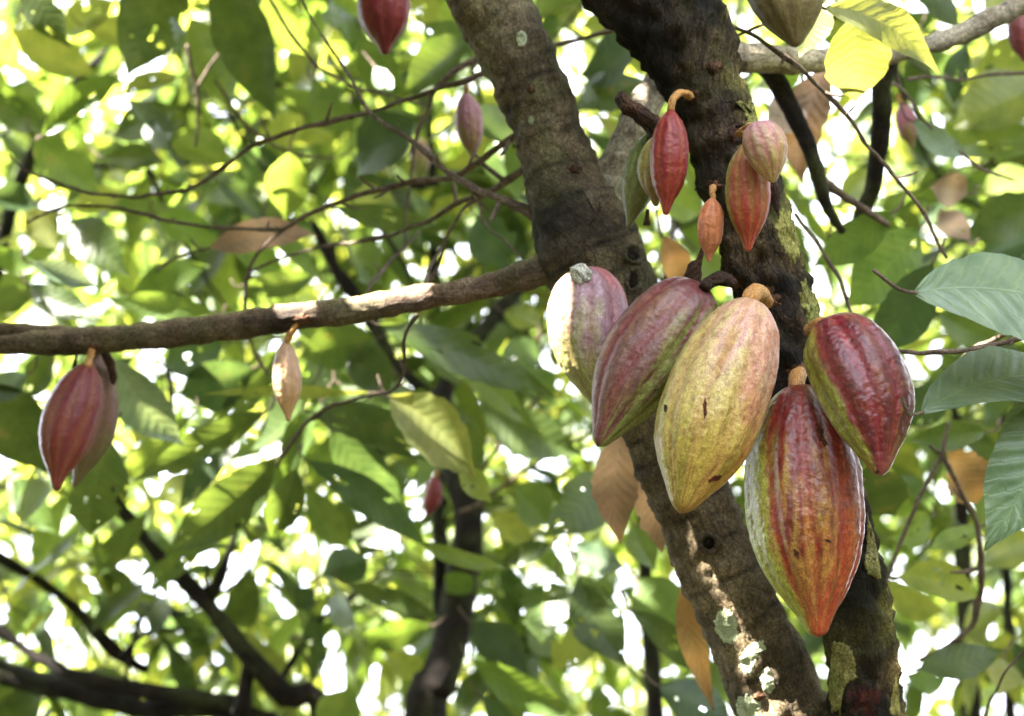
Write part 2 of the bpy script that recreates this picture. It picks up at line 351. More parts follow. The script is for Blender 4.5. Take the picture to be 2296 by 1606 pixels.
GREENS = {
 'G': [(0.046, 0.074, 0.020), (0.052, 0.082, 0.022), (0.038, 0.068, 0.028)],
 'g': [(0.078, 0.126, 0.032), (0.072, 0.122, 0.028), (0.095, 0.142, 0.034)],
 'l': [(0.16, 0.20, 0.05), (0.15, 0.185, 0.045)],
 'y': [(0.17, 0.18, 0.06), (0.145, 0.165, 0.055)],
 'u': [(0.10, 0.155, 0.095), (0.115, 0.165, 0.11)],
 'b': [(0.46, 0.33, 0.25), (0.38, 0.26, 0.19)],
 'o': [(0.42, 0.25, 0.11), (0.44, 0.28, 0.12)],
 'p': [(0.42, 0.33, 0.27), (0.38, 0.3, 0.25)],
}
LEAF_COUNT = [0]
def hand_leaf(parent, bx, by, tx, ty, w, d, kind, dd=0.0, tilt=None, sag=None, fold=None, hi=False, side=None, tw=None, lab=None, petiole=True, tear=0.02):
    LEAF_COUNT[0] += 1
    rnd = random.Random(LEAF_COUNT[0] * 31 + 5)
    if dd == 0.0: dd = rnd.uniform(-0.07, 0.07)
    b = P(bx, by, d - dd / 2); e = P(tx, ty, d + dd / 2)
    tilt = rnd.uniform(-0.45, 0.75) if tilt is None else tilt
    nrm = (-FW * math.cos(tilt) + Vector((0, 0, 1)) * math.sin(tilt) + RT * rnd.uniform(-.35, .35))
    # picture width is the projected one
    ax = (e - b).normalized(); n2 = (nrm - ax * nrm.dot(ax)).normalized()
    f = max(0.5, abs(n2.dot(FW)))
    width = w * px(d) / f
    L = (e - b).length
    sg = rnd.uniform(0.02, 0.10) * (1 if rnd.random() < 0.7 else -1) if sag is None else sag
    fd = rnd.uniform(0.05, 0.4) if fold is None else fold
    sdv = rnd.uniform(-0.07, 0.07) if side is None else side
    twv = rnd.uniform(-0.5, 0.5) if tw is None else tw
    nx, ny = (72, 28) if hi else (40, 16)
    V, F, uv = leaf_geo(b, e, width, n2, sg, fd, nx, ny, wav=0.015 if hi else 0.022, quilt=0.0008 if hi else 0.0,
                        side=sdv, tw=twv, seed=rnd.random(), tear=tear)
    if kind in 'Gglb' and not hi and rnd.random() < 0.6:   # insect holes
        keep = np.ones(len(F), bool); cc = uv[F].mean(1)
        for _ in range(rnd.randint(1, 9)):
            a_, b_, rr_ = rnd.uniform(.1, .9), rnd.uniform(-.9, .9), rnd.choice([.6, .8, 1.1, 1.6]) * .035
            keep &= ((cc[:, 0] - a_) ** 2 * 4 + (cc[:, 1] - b_) ** 2) > rr_ ** 2 * 4
        if rnd.random() < 0.4:
            a_ = rnd.uniform(.35, .95); b_ = rnd.choice([-1, 1]); keep &= ((cc[:, 0] - a_) ** 2 * 6 + (cc[:, 1] - b_) ** 2) > 0.11
        F = F[keep]
    c = rnd.choice(GREENS[kind]); j = rnd.uniform(0.8, 1.2)
    C = np.tile(np.array(c) * j, (len(V), 1))
    if kind in 'bpo':
        tt = uv[:, 0]; C = C * (0.85 + 0.35 * np.sin(tt * 9 + rnd.random() * 6))[:, None].clip(0.6, 1.2)
    mat = M_LEAFDRY if kind in 'bpo' else (M_LEAFTOP if kind == 'u' else M_LEAF)
    o = mesh_obj('leaf', V, F, mat, parent, uv, C, label=lab)
    if petiole:
        nb = Vector(b); ax = (e - b).normalized()
        up_ = Vector((0, 0, 1))
        q = [nb + ax * (0.02 * L), nb - ax * 0.012, nb - ax * 0.02 + up_ * 0.015 + RT * rnd.uniform(-.012, .012)]
        rr = 0.0016
        V, F, U, C = tube([(*a_, rr) for a_ in q], seg=0.006, nr=6, cap=False)
        st = mesh_obj('leaf_stalk', V, np.array(F), M_TWIG, parent, U, C)
    return o

# ================================================================== FRONT TREE
root_xy = P(1900, 1700, 1.5)
tree = thing('cocoa_tree', (0.33, 1.5, 0.0), 'lichen spotted two-stemmed cocoa tree carrying the large ripe pods', 'tree')
def to_ground(last, gx, gy, r):
    return [((last[0] * 2 + gx) / 3, (last[1] * 2 + gy) / 3, last[2] * 0.62, r), ((last[0] + gx * 2) / 3, (last[1] + gy * 2) / 3, last[2] * 0.3, r * 1.1), (gx, gy, -0.03, r * 1.35)]
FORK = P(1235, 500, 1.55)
_r = random.Random(3); RINGS = []; _l = 0.03
while _l < 0.9:
    RINGS.append((_l, _r.uniform(0.35, 0.85))); _l += _r.uniform(0.008, 0.045)
def tintL(L, th, p, dr):
    # weathered bark: darker crust round the fork
    q = Vector(p)
    f = noise.fractal(q * 9 + Vector((4, 0, 0)), 0.9, 2.0, 3)
    k = 1.0 + 0.35 * f
    g = noise.fractal(q * 16 + Vector((9, 2, 0)), 0.9, 2.0, 3)
    dark = 1 if g < 0.12 else max(0.6, 1 - (g - 0.12) * 1.6)
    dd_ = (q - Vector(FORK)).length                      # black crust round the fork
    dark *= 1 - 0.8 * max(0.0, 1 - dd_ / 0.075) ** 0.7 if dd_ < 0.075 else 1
    for li, am in RINGS:                                # old leaf scar rings
        e = abs(L - li - 0.004 * noise.noise(Vector((th * 1.5, li * 40, 0))) - 0.006 * math.sin(th + li * 30))
        if e < 0.0032: dark *= 1 - am * (1 - e / 0.0032)
    return (k * dark * 1.25, k * dark * 1.2, k * dark * 1.04)
left_path = [(1050, -120, 200), (1096, 0, 188), (1170, 152, 160), (1231, 305, 152), (1262, 400, 168), (1288, 480, 205), (1325, 575, 238), (1385, 690, 205), (1440, 830, 190), (1492, 980, 184), (1550, 1120, 184), (1625, 1300, 192), (1690, 1440, 196), (1760, 1620, 205), (1790, 1720, 208)]
lp = ppath(left_path, 1.62, 1.54)
lp += to_ground(lp[-1], 0.27, 1.5, 0.06)
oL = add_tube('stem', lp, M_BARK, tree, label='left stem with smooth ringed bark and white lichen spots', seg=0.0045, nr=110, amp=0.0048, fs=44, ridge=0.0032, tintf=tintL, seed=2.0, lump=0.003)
def tintR(L, th, p, dr):
    q = Vector(p)
    g = noise.fractal(q * 12 + Vector((1, 7, 0)), 0.9, 2.0, 3)
    k = 0.5 + 0.85 * max(-0.4, g)
    # crusted yellowish moss grows on the right flank of this stem
    s = max(0.0, dr[0] - 0.25 + 0.5 * g)
    s = min(1.0, s * 1.7)
    return (k * (1.1 + 3.6 * s), k * (1 + 3.7 * s), k * (0.9 + 2.0 * s))
right_path = [(1405, -150, 320), (1450, -60, 305), (1484, 0, 262), (1540, 100, 222), (1580, 200, 188), (1620, 300, 172), (1655, 400, 180), (1690, 500, 178), (1718, 610, 176), (1752, 720, 170), (1790, 850, 165), (1830, 1000, 160), (1870, 1150, 158), (1906, 1300, 160), (1930, 1430, 160), (1942, 1606, 164), (1948, 1720, 170)]
rp = ppath(right_path, 1.52, 1.475)
rp += to_ground(rp[-1], 0.40, 1.48, 0.055)
oR = add_tube('stem', rp, M_BARKD, tree, label='right stem with dark flaking bark and yellow moss', seg=0.0045, nr=110, amp=0.0065, fs=52, ridge=0.005, tintf=tintR, seed=8.0, lump=0.003)

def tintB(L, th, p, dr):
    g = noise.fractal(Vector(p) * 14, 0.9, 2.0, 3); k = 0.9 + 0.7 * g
    u = max(0, dr[2])                       # greyish top of the branch, painted lighter to strengthen the sun on it
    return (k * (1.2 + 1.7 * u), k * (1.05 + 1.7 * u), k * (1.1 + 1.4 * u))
bp_ = ppath([(1300, 585, 84, 1.60), (1215, 605, 76, 1.585), (1120, 636, 60, 1.6), (1030, 655, 56, 1.61), (940, 668, 58, 1.62), (800, 694, 60, 1.64), (650, 712, 66, 1.66), (500, 735, 63, 1.69), (350, 751, 60, 1.71), (200, 764, 60, 1.73), (110, 768, 58, 1.74), (0, 774, 42, 1.75), (-120, 790, 40, 1.76)], 1.6)
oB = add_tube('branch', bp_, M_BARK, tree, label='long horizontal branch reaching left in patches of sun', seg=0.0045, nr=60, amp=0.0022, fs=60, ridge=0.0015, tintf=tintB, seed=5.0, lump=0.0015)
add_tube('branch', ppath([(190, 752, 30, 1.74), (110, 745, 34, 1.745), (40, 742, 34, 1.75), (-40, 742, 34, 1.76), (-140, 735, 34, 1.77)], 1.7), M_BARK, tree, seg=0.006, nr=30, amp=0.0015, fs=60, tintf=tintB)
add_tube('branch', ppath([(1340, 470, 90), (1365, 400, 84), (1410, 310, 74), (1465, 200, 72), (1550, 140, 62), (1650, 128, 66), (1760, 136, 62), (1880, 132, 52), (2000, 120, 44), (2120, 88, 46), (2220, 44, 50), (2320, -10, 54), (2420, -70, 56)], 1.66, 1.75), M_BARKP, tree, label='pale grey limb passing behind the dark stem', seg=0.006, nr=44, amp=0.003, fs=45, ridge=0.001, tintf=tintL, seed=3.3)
add_tube('branch', ppath([(1705, 140, 50), (1745, 190, 42), (1790, 280, 38), (1828, 370, 34), (1842, 430, 28), (1862, 480, 24), (1888, 520, 18)], 1.72, 1.8), M_BARKB, tree, seg=0.006, nr=24, amp=0.002, fs=60)
add_tube('branch', ppath([(1838, 400, 24), (1870, 425, 20), (1930, 465, 17), (1990, 505, 14)], 1.78, 1.85), M_TWIG, tree, seg=0.006, nr=16, amp=0.001, fs=60)
add_tube('branch', ppath([(2005, 120, 30), (1978, 185, 42), (1976, 260, 44), (1968, 340, 40), (1956, 420, 38), (1930, 480, 34), (1905, 560, 26)], 1.8, 1.95), M_BARKB, tree, seg=0.008, nr=24, amp=0.002, fs=50)
# broken stub on the right stem, knots, small dead remains
st = ppath([(1505, 320, 52, 1.49), (1470, 288, 46, 1.455), (1435, 258, 42, 1.44), (1405, 235, 36, 1.43), (1388, 214, 26, 1.425)], 1.45)
add_tube('broken_stub', st, M_DARKWOOD, tree, seg=0.003, nr=36, amp=0.0025, fs=90, ridge=0.002)
add_tube('dead_pod_stalk', ppath([(1640, 632, 24, 1.42), (1612, 622, 30, 1.40), (1590, 632, 26, 1.395), (1578, 648, 24, 1.39)], 1.4), M_DARKWOOD, tree, seg=0.003, nr=20, amp=0.0015, fs=90)
add_tube('dead_pod_stalk', ppath([(1545, 655, 46, 1.44), (1550, 628, 44, 1.44), (1558, 600, 34, 1.44), (1566, 585, 16, 1.44), (1575, 558, 7, 1.44), (1590, 535, 5, 1.45)], 1.4), M_DARKWOOD, tree, seg=0.003, nr=20, amp=0.0018, fs=90)
add_tube('dead_pod_stalk', ppath([(1722, 400, 20, 1.43), (1735, 425, 26, 1.43), (1740, 460, 16, 1.43), (1745, 485, 5, 1.43)], 1.4), M_DARKWOOD, tree, seg=0.003, nr=16, amp=0.0012, fs=90)

add_tube('dead_pod_stalk', ppath([(232, 788, 18, 1.74), (246, 812, 22, 1.76), (254, 840, 18, 1.76), (254, 862, 6, 1.76)], 1.7), M_DARKWOOD, tree, seg=0.003, nr=16, amp=0.002, fs=90)
add_tube('dead_pod_stalk', ppath([(170, 792, 8, 1.74), (168, 830, 10, 1.74), (165, 860, 20, 1.74), (168, 890, 10, 1.74)], 1.7), M_DARKWOOD, tree, seg=0.003, nr=12, amp=0.002, fs=90)
add_tube('dead_pod_stalk', ppath([(1452, 470, 6, 1.47), (1450, 490, 14, 1.47), (1449, 506, 16, 1.47)], 1.47), M_DARKWOOD, tree, seg=0.003, nr=12, amp=0.001, fs=90)
bvhs = {}
def bvh_of(objs):
    out = []
    for o in objs:
        me = o.data; off = Vector((0, 0, 0)); r = o.parent
        while r: off += r.location; r = r.parent
        vs = [v.co + off for v in me.vertices]
        out.append(BVHTree.FromPolygons(vs, [tuple(p.vertices) for p in me.polygons]))
    return out
BV = dict(zip(('L', 'R', 'B'), bvh_of([oL, oR, oB])))
def patch(name, key, cx, cy, w, h, mat, parent, rot=0.0, lift=0.0003, seed=0.0, rag=0.24, nr=8, na=96, dome=0.0007, label=None, pts=None, tint=(1, 1, 1), edge=None):
    """a thin crust grown on a surface: blob outline followed over the real surface"""
    bv = BV[key] if isinstance(key, str) else key
    V = []; ok = True; C = []
    for i in range(nr + 1):
        for j in range(na):
            if i == 0 and j: V.append(V[0]); C.append(C[0]); continue
            th = 2 * math.pi * j / na; f = i / nr
            k = 1 + rag * noise.fractal(Vector((math.cos(th) * 1.6, math.sin(th) * 1.6, seed)), 0.8, 2.2, 4) + 0.5 * rag * noise.noise(Vector((math.cos(th) * 7, math.sin(th) * 7, seed)))
            if pts:
                q = (j / na) * len(pts); a = int(q) % len(pts); b2 = (a + 1) % len(pts); u = q - int(q)
                ox, oy = pts[a][0] * (1 - u) + pts[b2][0] * u - cx, pts[a][1] * (1 - u) + pts[b2][1] * u - cy
                jj = 1 + 0.16 * noise.fractal(Vector((ox * .16, oy * .08, seed)), 0.8, 2.2, 4)
                ox *= jj; oy *= jj
            else:
                ox, oy = math.cos(th) * w / 2 * k, math.sin(th) * h / 2 * k
                ox, oy = ox * math.cos(rot) - oy * math.sin(rot), ox * math.sin(rot) + oy * math.cos(rot)
            x, y = cx + ox * f, cy + oy * f
            dr = (P(x, y, 1) - CAM).normalized()
            loc, nn, _, dist = bv.ray_cast(CAM, dr)
            if loc is None:
                loc, nn, _, dist = bv.find_nearest(Vector(V[-1]) if V else P(x, y, 1.5))
            if nn.dot(dr) > 0: nn = -nn
            hgt = (lift + dome * (1 - f * f)) * (1 if i < nr else -0.3) + 0.0006 * noise.noise(Vector((x * .15, y * .15, seed)))
            V.append(tuple(loc - dr * hgt)); 
            e = 1.0 if edge is None or f < 0.72 else edge
            C.append((tint[0] * e, tint[1] * e, tint[2] * e))
    F = []
    for i in range(nr):
        for j in range(na):
            a, b2, c, d = i * na + j, i * na + (j + 1) % na, (i + 1) * na + (j + 1) % na, (i + 1) * na + j
            F.append((a, d, c, b2))
    uvs = [(v[0], v[2]) for v in V]
    return mesh_obj(name, V, F, mat, parent, uvs, C, label=label)
patch('lichen_patch', 'L', 1628, 1403, 52, 82, M_LICH, tree, rot=-0.25, seed=1, edge=1.35)
patch('lichen_patch', 'L', 1685, 1468, 50, 50, M_LICH, tree, seed=2, edge=1.35, pts=[(1655, 1495), (1662, 1462), (1690, 1440), (1712, 1436), (1718, 1456), (1700, 1462), (1694, 1486), (1682, 1512), (1668, 1512)])
patch('lichen_patch', 'L', 1720, 1528, 32, 54, M_LICH, tree, rot=-0.2, seed=3, edge=1.2)
patch('lichen_patch', 'L', 1675, 1590, 52, 70, M_LICH, tree, rot=-0.4, seed=4)
patch('lichen_patch', 'L', 1169, 86, 26, 34, M_LICH, tree, seed=5, edge=1.3)
patch('lichen_patch', 'L', 1190, 270, 14, 20, M_LICH, tree, seed=6, tint=(.6, .6, .5))
# yellow crusts of the right stem
patch('moss_crust', 'R', 1880, 1500, 80, 180, M_MOSSY, tree, seed=11, na=60, nr=12, lift=0.0018, pts=[(1862, 1600), (1856, 1560), (1860, 1500), (1864, 1440), (1880, 1436), (1905, 1450), (1918, 1480), (1922, 1520), (1900, 1532), (1888, 1560), (1884, 1600)])
patch('moss_crust', 'R', 1962, 1260, 50, 200, M_MOSSY, tree, seed=12, na=60, nr=12, lift=0.0018, tint=(1.2, 1.15, 1.3), pts=[(1944, 1150), (1956, 1190), (1968, 1240), (1976, 1300), (1962, 1298), (1944, 1284), (1936, 1262), (1942, 1220)])
patch('moss_crust', 'R', 2006, 1570, 30, 120, M_MOSSY, tree, seed=13, na=48, nr=8, lift=0.0015, tint=(1.4, 1.4, 1.3), pts=[(2008, 1505), (2016, 1560), (2018, 1604), (1992, 1604), (1998, 1560)])
patch('moss_crust', 'R', 1768, 530, 44, 120, M_MOSSY, tree, seed=14, rot=-0.25, na=48, nr=9, rag=0.5, lift=0.0008, tint=(1.1, 1.15, .9))
patch('moss_crust', 'R', 1815, 690, 34, 100, M_MOSSY, tree, seed=15, rot=-0.25, na=48, nr=9, rag=0.5, lift=0.0008, tint=(.9, .95, .8))
patch('moss_crust', 'R', 1688, 260, 34, 80, M_MOSSY, tree, seed=16, rot=0.0, na=48, nr=9, rag=0.5, lift=0.0025, tint=(1.0, 1.0, .9))
patch('red_wound', 'R', 1938, 1575, 74, 80, M_RESIN, tree, seed=17, rag=0.5, na=48, lift=0.001)

def knot(key, cx, cy, w, h, parent, rot=0.0, depth=0.006, mat_rim=M_BARK, seed=0):
    """a knot hole: raised collar with a dark hollow floor"""
    bv = BV[key]; na, prof = 32, [(1.25, 0.0), (1.1, 0.35), (0.95, 0.9), (0.8, 1.0), (0.66, 0.6), (0.56, -0.2)]
    V = []
    for (f, up) in prof:
        for j in range(na):
            th = 2 * math.pi * j / na
            k = 1 + 0.2 * noise.noise(Vector((math.cos(th), math.sin(th), seed)))
            ox, oy = math.cos(th) * w / 2 * f * k, math.sin(th) * h / 2 * f * k
            x, y = cx + ox * math.cos(rot) - oy * math.sin(rot), cy + ox * math.sin(rot) + oy * math.cos(rot)
            dr = (P(x, y, 1) - CAM).normalized(); loc, nn, _, _ = bv.ray_cast(CAM, dr)
            if loc is None: loc, nn, _, _ = bv.find_nearest(P(x, y, 1.5))
            if nn.dot(dr) > 0: nn = -nn
            V.append(tuple(loc + nn * (up * depth * (0.7 + 0.6 * noise.noise(Vector((th * 2, up, seed)))) - 0.0005)))
    F = [(i * na + j, (i + 1) * na + j, (i + 1) * na + (j + 1) % na, i * na + (j + 1) % na) for i in range(len(prof) - 1) for j in range(na)]
    ob = mesh_obj('knot', V, F, mat_rim, parent, [(v[0], v[2]) for v in V], np.ones((len(V), 3)) * 0.9)
    patch('knot_hollow', key, cx, cy, w * .62, h * .62, M_DARKWOOD, ob, rot=rot, lift=0.0008, dome=0, seed=seed, tint=(.25, .25, .25))
knot('L', 1418, 572, 52, 40, tree, 0.5, 0.007, seed=1)
knot('L', 1420, 628, 36, 60, tree, 0.2, 0.006, seed=2)
knot('L', 1588, 1218, 46, 44, tree, 0.0, 0.008, seed=3)
knot('L', 1370, 395, 30, 26, tree, 0.2, 0.004, seed=4)
knot('L', 1520, 1060, 34, 30, tree, 0.2, 0.006, seed=6)
knot('R', 1655, 300, 40, 44, tree, 0.2, 0.006, M_DARKWOOD, seed=5)

for i_, (kk_, x, y, w_, h_) in enumerate([('R', 1549, 214, 40, 34), ('R', 1599, 416, 34, 24), ('R', 1652, 304, 40, 34), ('R', 1716, 668, 60, 46), ('R', 1795, 832, 56, 34), ('R', 1642, 632, 36, 36), ('B', 676, 716, 34, 24), ('B', 208, 780, 36, 22), ('R', 1700, 420, 26, 26), ('R', 1600, 150, 34, 30), ('L', 1190, 200, 20, 18), ('L', 1290, 380, 26, 22), ('L', 1700, 1560, 24, 20)]):
    patch('flower_cushion', kk_, x, y, w_, h_, M_DARKWOOD, tree, seed=40 + i_, rag=0.5, lift=0.0005, dome=0.0035, tint=(1.8, 1.7, 1.5))

# ------------------------------------------------------------------ twigs in front and middle distance
def twig(lst, d0, d1, parent=None, mat=None, name='twig', nr=10, label=None):
    rk = random.Random(int(lst[0][0] * 7 + lst[0][1])); out = []
    for i in range(len(lst) - 1):
        a, b = lst[i], lst[i + 1]; out.append(a)
        nseg = max(1, int(math.hypot(b[0] - a[0], b[1] - a[1]) / 34))
        for k in range(1, nseg):
            u = k / nseg; sw_ = 1.28 if rk.random() < 0.3 else 0.94
            out.append((a[0] * (1 - u) + b[0] * u + rk.uniform(-2.4, 2.4), a[1] * (1 - u) + b[1] * u + rk.uniform(-2.4, 2.4), (a[2] * (1 - u) + b[2] * u) * sw_))
    out.append(lst[-1]); pw = ppath(out, d0, d1)
    V, F, U, C = tube(pw, seg=0.006, nr=nr, amp=0.0007, fs=120, lump=0.0007)
    F = list(F)
    for i in range(2, len(pw) - 1):                     # buds and leaf scars
        if rk.random() < 0.35:
            q = np.array(pw[i][:3]); dv = np.array([rk.uniform(-1, 1), rk.uniform(-.5, .3), rk.uniform(-1, 1)]); dv /= np.linalg.norm(dv); r = pw[i][3]; ln_ = rk.choice([3, 4, 9]) * r
            v2, f2, u2, c2 = tube([(*q, r * .7), (*(q + dv * ln_ * .6), r * .55), (*(q + dv * ln_ + np.array([0, 0, r])), r * .3)], seg=0.004, nr=6)
            o_ = len(V); F += [tuple(x + o_ for x in f) for f in f2]; V = np.vstack([V, v2]); U = np.vstack([U, u2]); C = np.vstack([C, c2])
    return mesh_obj(name, V, F, mat or M_TWIG, parent or tree, U, C, label=label)
T_ = lambda *a: [(a[i], a[i + 1], a[i + 2]) for i in range(0, len(a), 3)]
twig(T_(590, -20, 7, 612, 10, 8, 656, 83, 9, 709, 147, 8, 765, 180, 8, 799, 197, 8, 845, 207, 7, 899, 222, 6, 960, 240, 4), 1.95, 2.0)
twig(T_(672, -20, 5, 682, 10, 5, 752, 123, 6, 792, 187, 7, 825, 247, 9, 859, 277, 11, 932, 323, 12, 1012, 393, 14, 1079, 430, 17, 1159, 463, 22, 1200, 480, 26), 1.85, 1.6)
twig(T_(20, 350, 5, 60, 384, 6, 127, 410, 7, 200, 434, 8, 300, 443, 9, 417, 427, 9, 467, 400, 9, 567, 327, 9, 689, 284, 10, 812, 257, 10, 899, 227, 11, 972, 203, 12, 1039, 183, 12, 1095, 160, 13, 1150, 140, 14), 2.0, 1.72)
twig(T_(60, 500, 5, 100, 480, 6, 143, 463, 8, 187, 462, 8, 267, 467, 8, 367, 494, 8, 467, 510, 8, 560, 514, 8, 634, 514, 9, 679, 487, 11, 762, 454, 12, 845, 427, 12, 912, 410, 13, 1019, 398, 14, 1079, 360, 15, 1142, 313, 17, 1190, 280, 18), 2.0, 1.7)
twig(T_(650, 505, 9, 600, 545, 8, 570, 580, 8, 555, 620, 8, 550, 690, 8, 565, 780, 7, 600, 840, 6), 1.95, 1.95)
twig(T_(1410, 50, 10, 1390, 65, 10, 1310, 85, 10, 1240, 102, 11, 1140, 125, 14, 1072, 133, 17, 1022, 157, 16, 989, 187, 15, 969, 213, 14, 962, 243, 11, 935, 300, 10, 925, 360, 8, 919, 417, 7, 909, 483, 7, 909, 560, 6), 1.85, 2.1)
twig(T_(1200, 360, 20, 1165, 387, 17, 1105, 427, 14, 1069, 440, 12, 1022, 457, 11, 965, 494, 10, 879, 527, 9, 790, 545, 8, 715, 555, 8, 640, 575, 7, 560, 610, 6), 1.72, 2.05)
twig(T_(1092, 437, 10, 1045, 463, 9, 1019, 500, 9, 999, 536, 9, 985, 590, 8, 960, 637, 8), 1.75, 1.75)
twig(T_(935, 706, 9, 915, 736, 10, 905, 769, 9, 905, 836, 8, 879, 876, 8, 839, 886, 7, 739, 912, 9, 690, 945, 9, 650, 1000, 9, 618, 1045, 8), 1.66, 2.0)
twig(T_(1022, 457, 8, 1018, 420, 7, 1010, 380, 5), 2.0, 2.0)
twig(T_(995, 546, 7, 976, 579, 8, 962, 602, 9, 955, 640, 9), 1.8, 1.68)
twig(T_(940, 520, 6, 880, 580, 8, 830, 640, 9, 815, 680, 9), 1.9, 1.68)
twig(T_(1069, 440, 7, 1085, 500, 6, 1130, 540, 6, 1165, 575, 6), 1.9, 1.8)
twig(T_(462, 560, 6, 400, 575, 6, 350, 610, 6), 2.1, 2.15)
twig(T_(1640, 60, 9, 1684, 77, 10, 1794, 153, 11, 1897, 257, 12, 1940, 324, 11, 2007, 400, 10, 2064, 467, 9, 2097, 536, 8, 2122, 580, 7), 1.55, 1.6)
twig(T_(1640, 85, 7, 1700, 60, 8, 1780, 25, 8, 1850, 0, 7), 1.55, 1.6)
twig(T_(1897, 257, 6, 1915, 240, 6, 1919, 225, 5), 1.57, 1.56)
twig(T_(2007, 400, 6, 2040, 392, 6, 2056, 385, 5), 1.6, 1.62)
twig(T_(1990, 785, 8, 2061, 792, 11, 2161, 787, 11, 2236, 772, 12, 2310, 752, 13), 1.5, 1.45)
twig(T_(2251, 750, 9, 2186, 780, 10, 2140, 825, 9, 2130, 860, 8), 1.6, 1.7)
twig(T_(2126, 947, 10, 2111, 1022, 11, 2061, 1112, 10, 2026, 1197, 9, 1991, 1292, 8, 1975, 1340, 7), 1.8, 1.85)
twig(T_(2085, 1000, 7, 2111, 1022, 9, 2146, 1087, 10, 2186, 1162, 11, 2196, 1222, 12, 2200, 1320, 14, 2180, 1400, 14, 2130, 1445, 12, 2060, 1480, 9), 1.8, 2.0)
twig(T_(1780, 480, 6, 1836, 552, 8, 1881, 622, 9, 1896, 667, 8, 1914, 720, 8), 1.65, 1.6)
twig(T_(1960, 165, 7, 2020, 200, 8, 2044, 230, 8, 2064, 263, 7, 2090, 290, 6), 1.9, 1.9)
twig(T_(2030, 180, 8, 2084, 172, 8, 2154, 180, 8, 2225, 167, 9, 2310, 163, 9), 1.9, 1.95)
twig(T_(2150, 340, 6, 2197, 377, 8, 2230, 390, 7, 2275, 405, 6), 1.9, 1.95)
twig(T_(2310, 1440, 7, 2250, 1510, 7, 2215, 1580, 7, 2200, 1640, 7), 1.7, 1.75)
twig(T_(1340, 960, 7, 1230, 1020, 8, 1130, 1090, 9, 1075, 1130, 11, 1030, 1150, 12), 2.5, 2.6)
twig(T_(1215, 880, 6, 1150, 960, 7, 1090, 1040, 7, 1060, 1100, 8), 2.5, 2.6)
twig(T_(420, 100, 8, 428, 150, 8, 441, 200, 8, 443, 260, 8, 438, 330, 6), 2.3, 2.35)
twig(T_(500, 110, 6, 470, 150, 6, 443, 195, 7), 2.3, 2.3)
twig(T_(480, 180, 5, 520, 240, 8, 560, 290, 9, 620, 330, 8, 680, 350, 7, 750, 355, 6), 2.3, 2.4)

# ================================================================== PODS
PROFILES = {
 'fat':  ([0, .006, .02, .05, .10, .18, .28, .40, .50, .60, .70, .79, .86, .92, .96, .985, 1.0],
          [0, .16, .30, .46, .62, .79, .92, .995, 1.0, .955, .84, .66, .47, .30, .215, .15, 0]),
 'egg':  ([0, .006, .02, .05, .10, .18, .28, .38, .48, .60, .70, .80, .88, .94, .975, 1.0],
          [0, .22, .40, .58, .74, .89, .98, 1.0, .985, .90, .77, .57, .38, .25, .16, 0]),
 'melon': ([0, .006, .02, .05, .10, .18, .28, .40, .50, .60, .70, .80, .88, .94, .975, 1.0],
          [0, .20, .34, .49, .65, .80, .915, .985, 1.0, .98, .895, .70, .47, .30, .18, 0]),
 'slim': ([0, .006, .02, .05, .12, .22, .34, .46, .58, .70, .79, .86, .92, .97, .99, 1.0],
          [0, .12, .22, .36, .62, .84, .97, 1.0, .95, .79, .58, .38, .25, .17, .11, 0]),
}
def smooth_interp(x, xs, ys):
    # pchip-ish: cubic through the table
    xs = np.array(xs); ys = np.array(ys); i = np.clip(np.searchsorted(xs, x) - 1, 0, len(xs) - 2)
    h = xs[i + 1] - xs[i]; u = (x - xs[i]) / h
    dl = np.diff(ys) / np.diff(xs); m = np.zeros(len(xs))
    m[0], m[-1] = dl[0], dl[-1]
    for k in range(1, len(xs) - 1):
        m[k] = 0 if dl[k - 1] * dl[k] <= 0 else 2 * dl[k - 1] * dl[k] / (dl[k - 1] + dl[k])
    return (2 * u**3 - 3 * u**2 + 1) * ys[i] + (u**3 - 2 * u**2 + u) * h * m[i] + (-2 * u**3 + 3 * u**2) * ys[i + 1] + (u**3 - u**2) * h * m[i + 1]

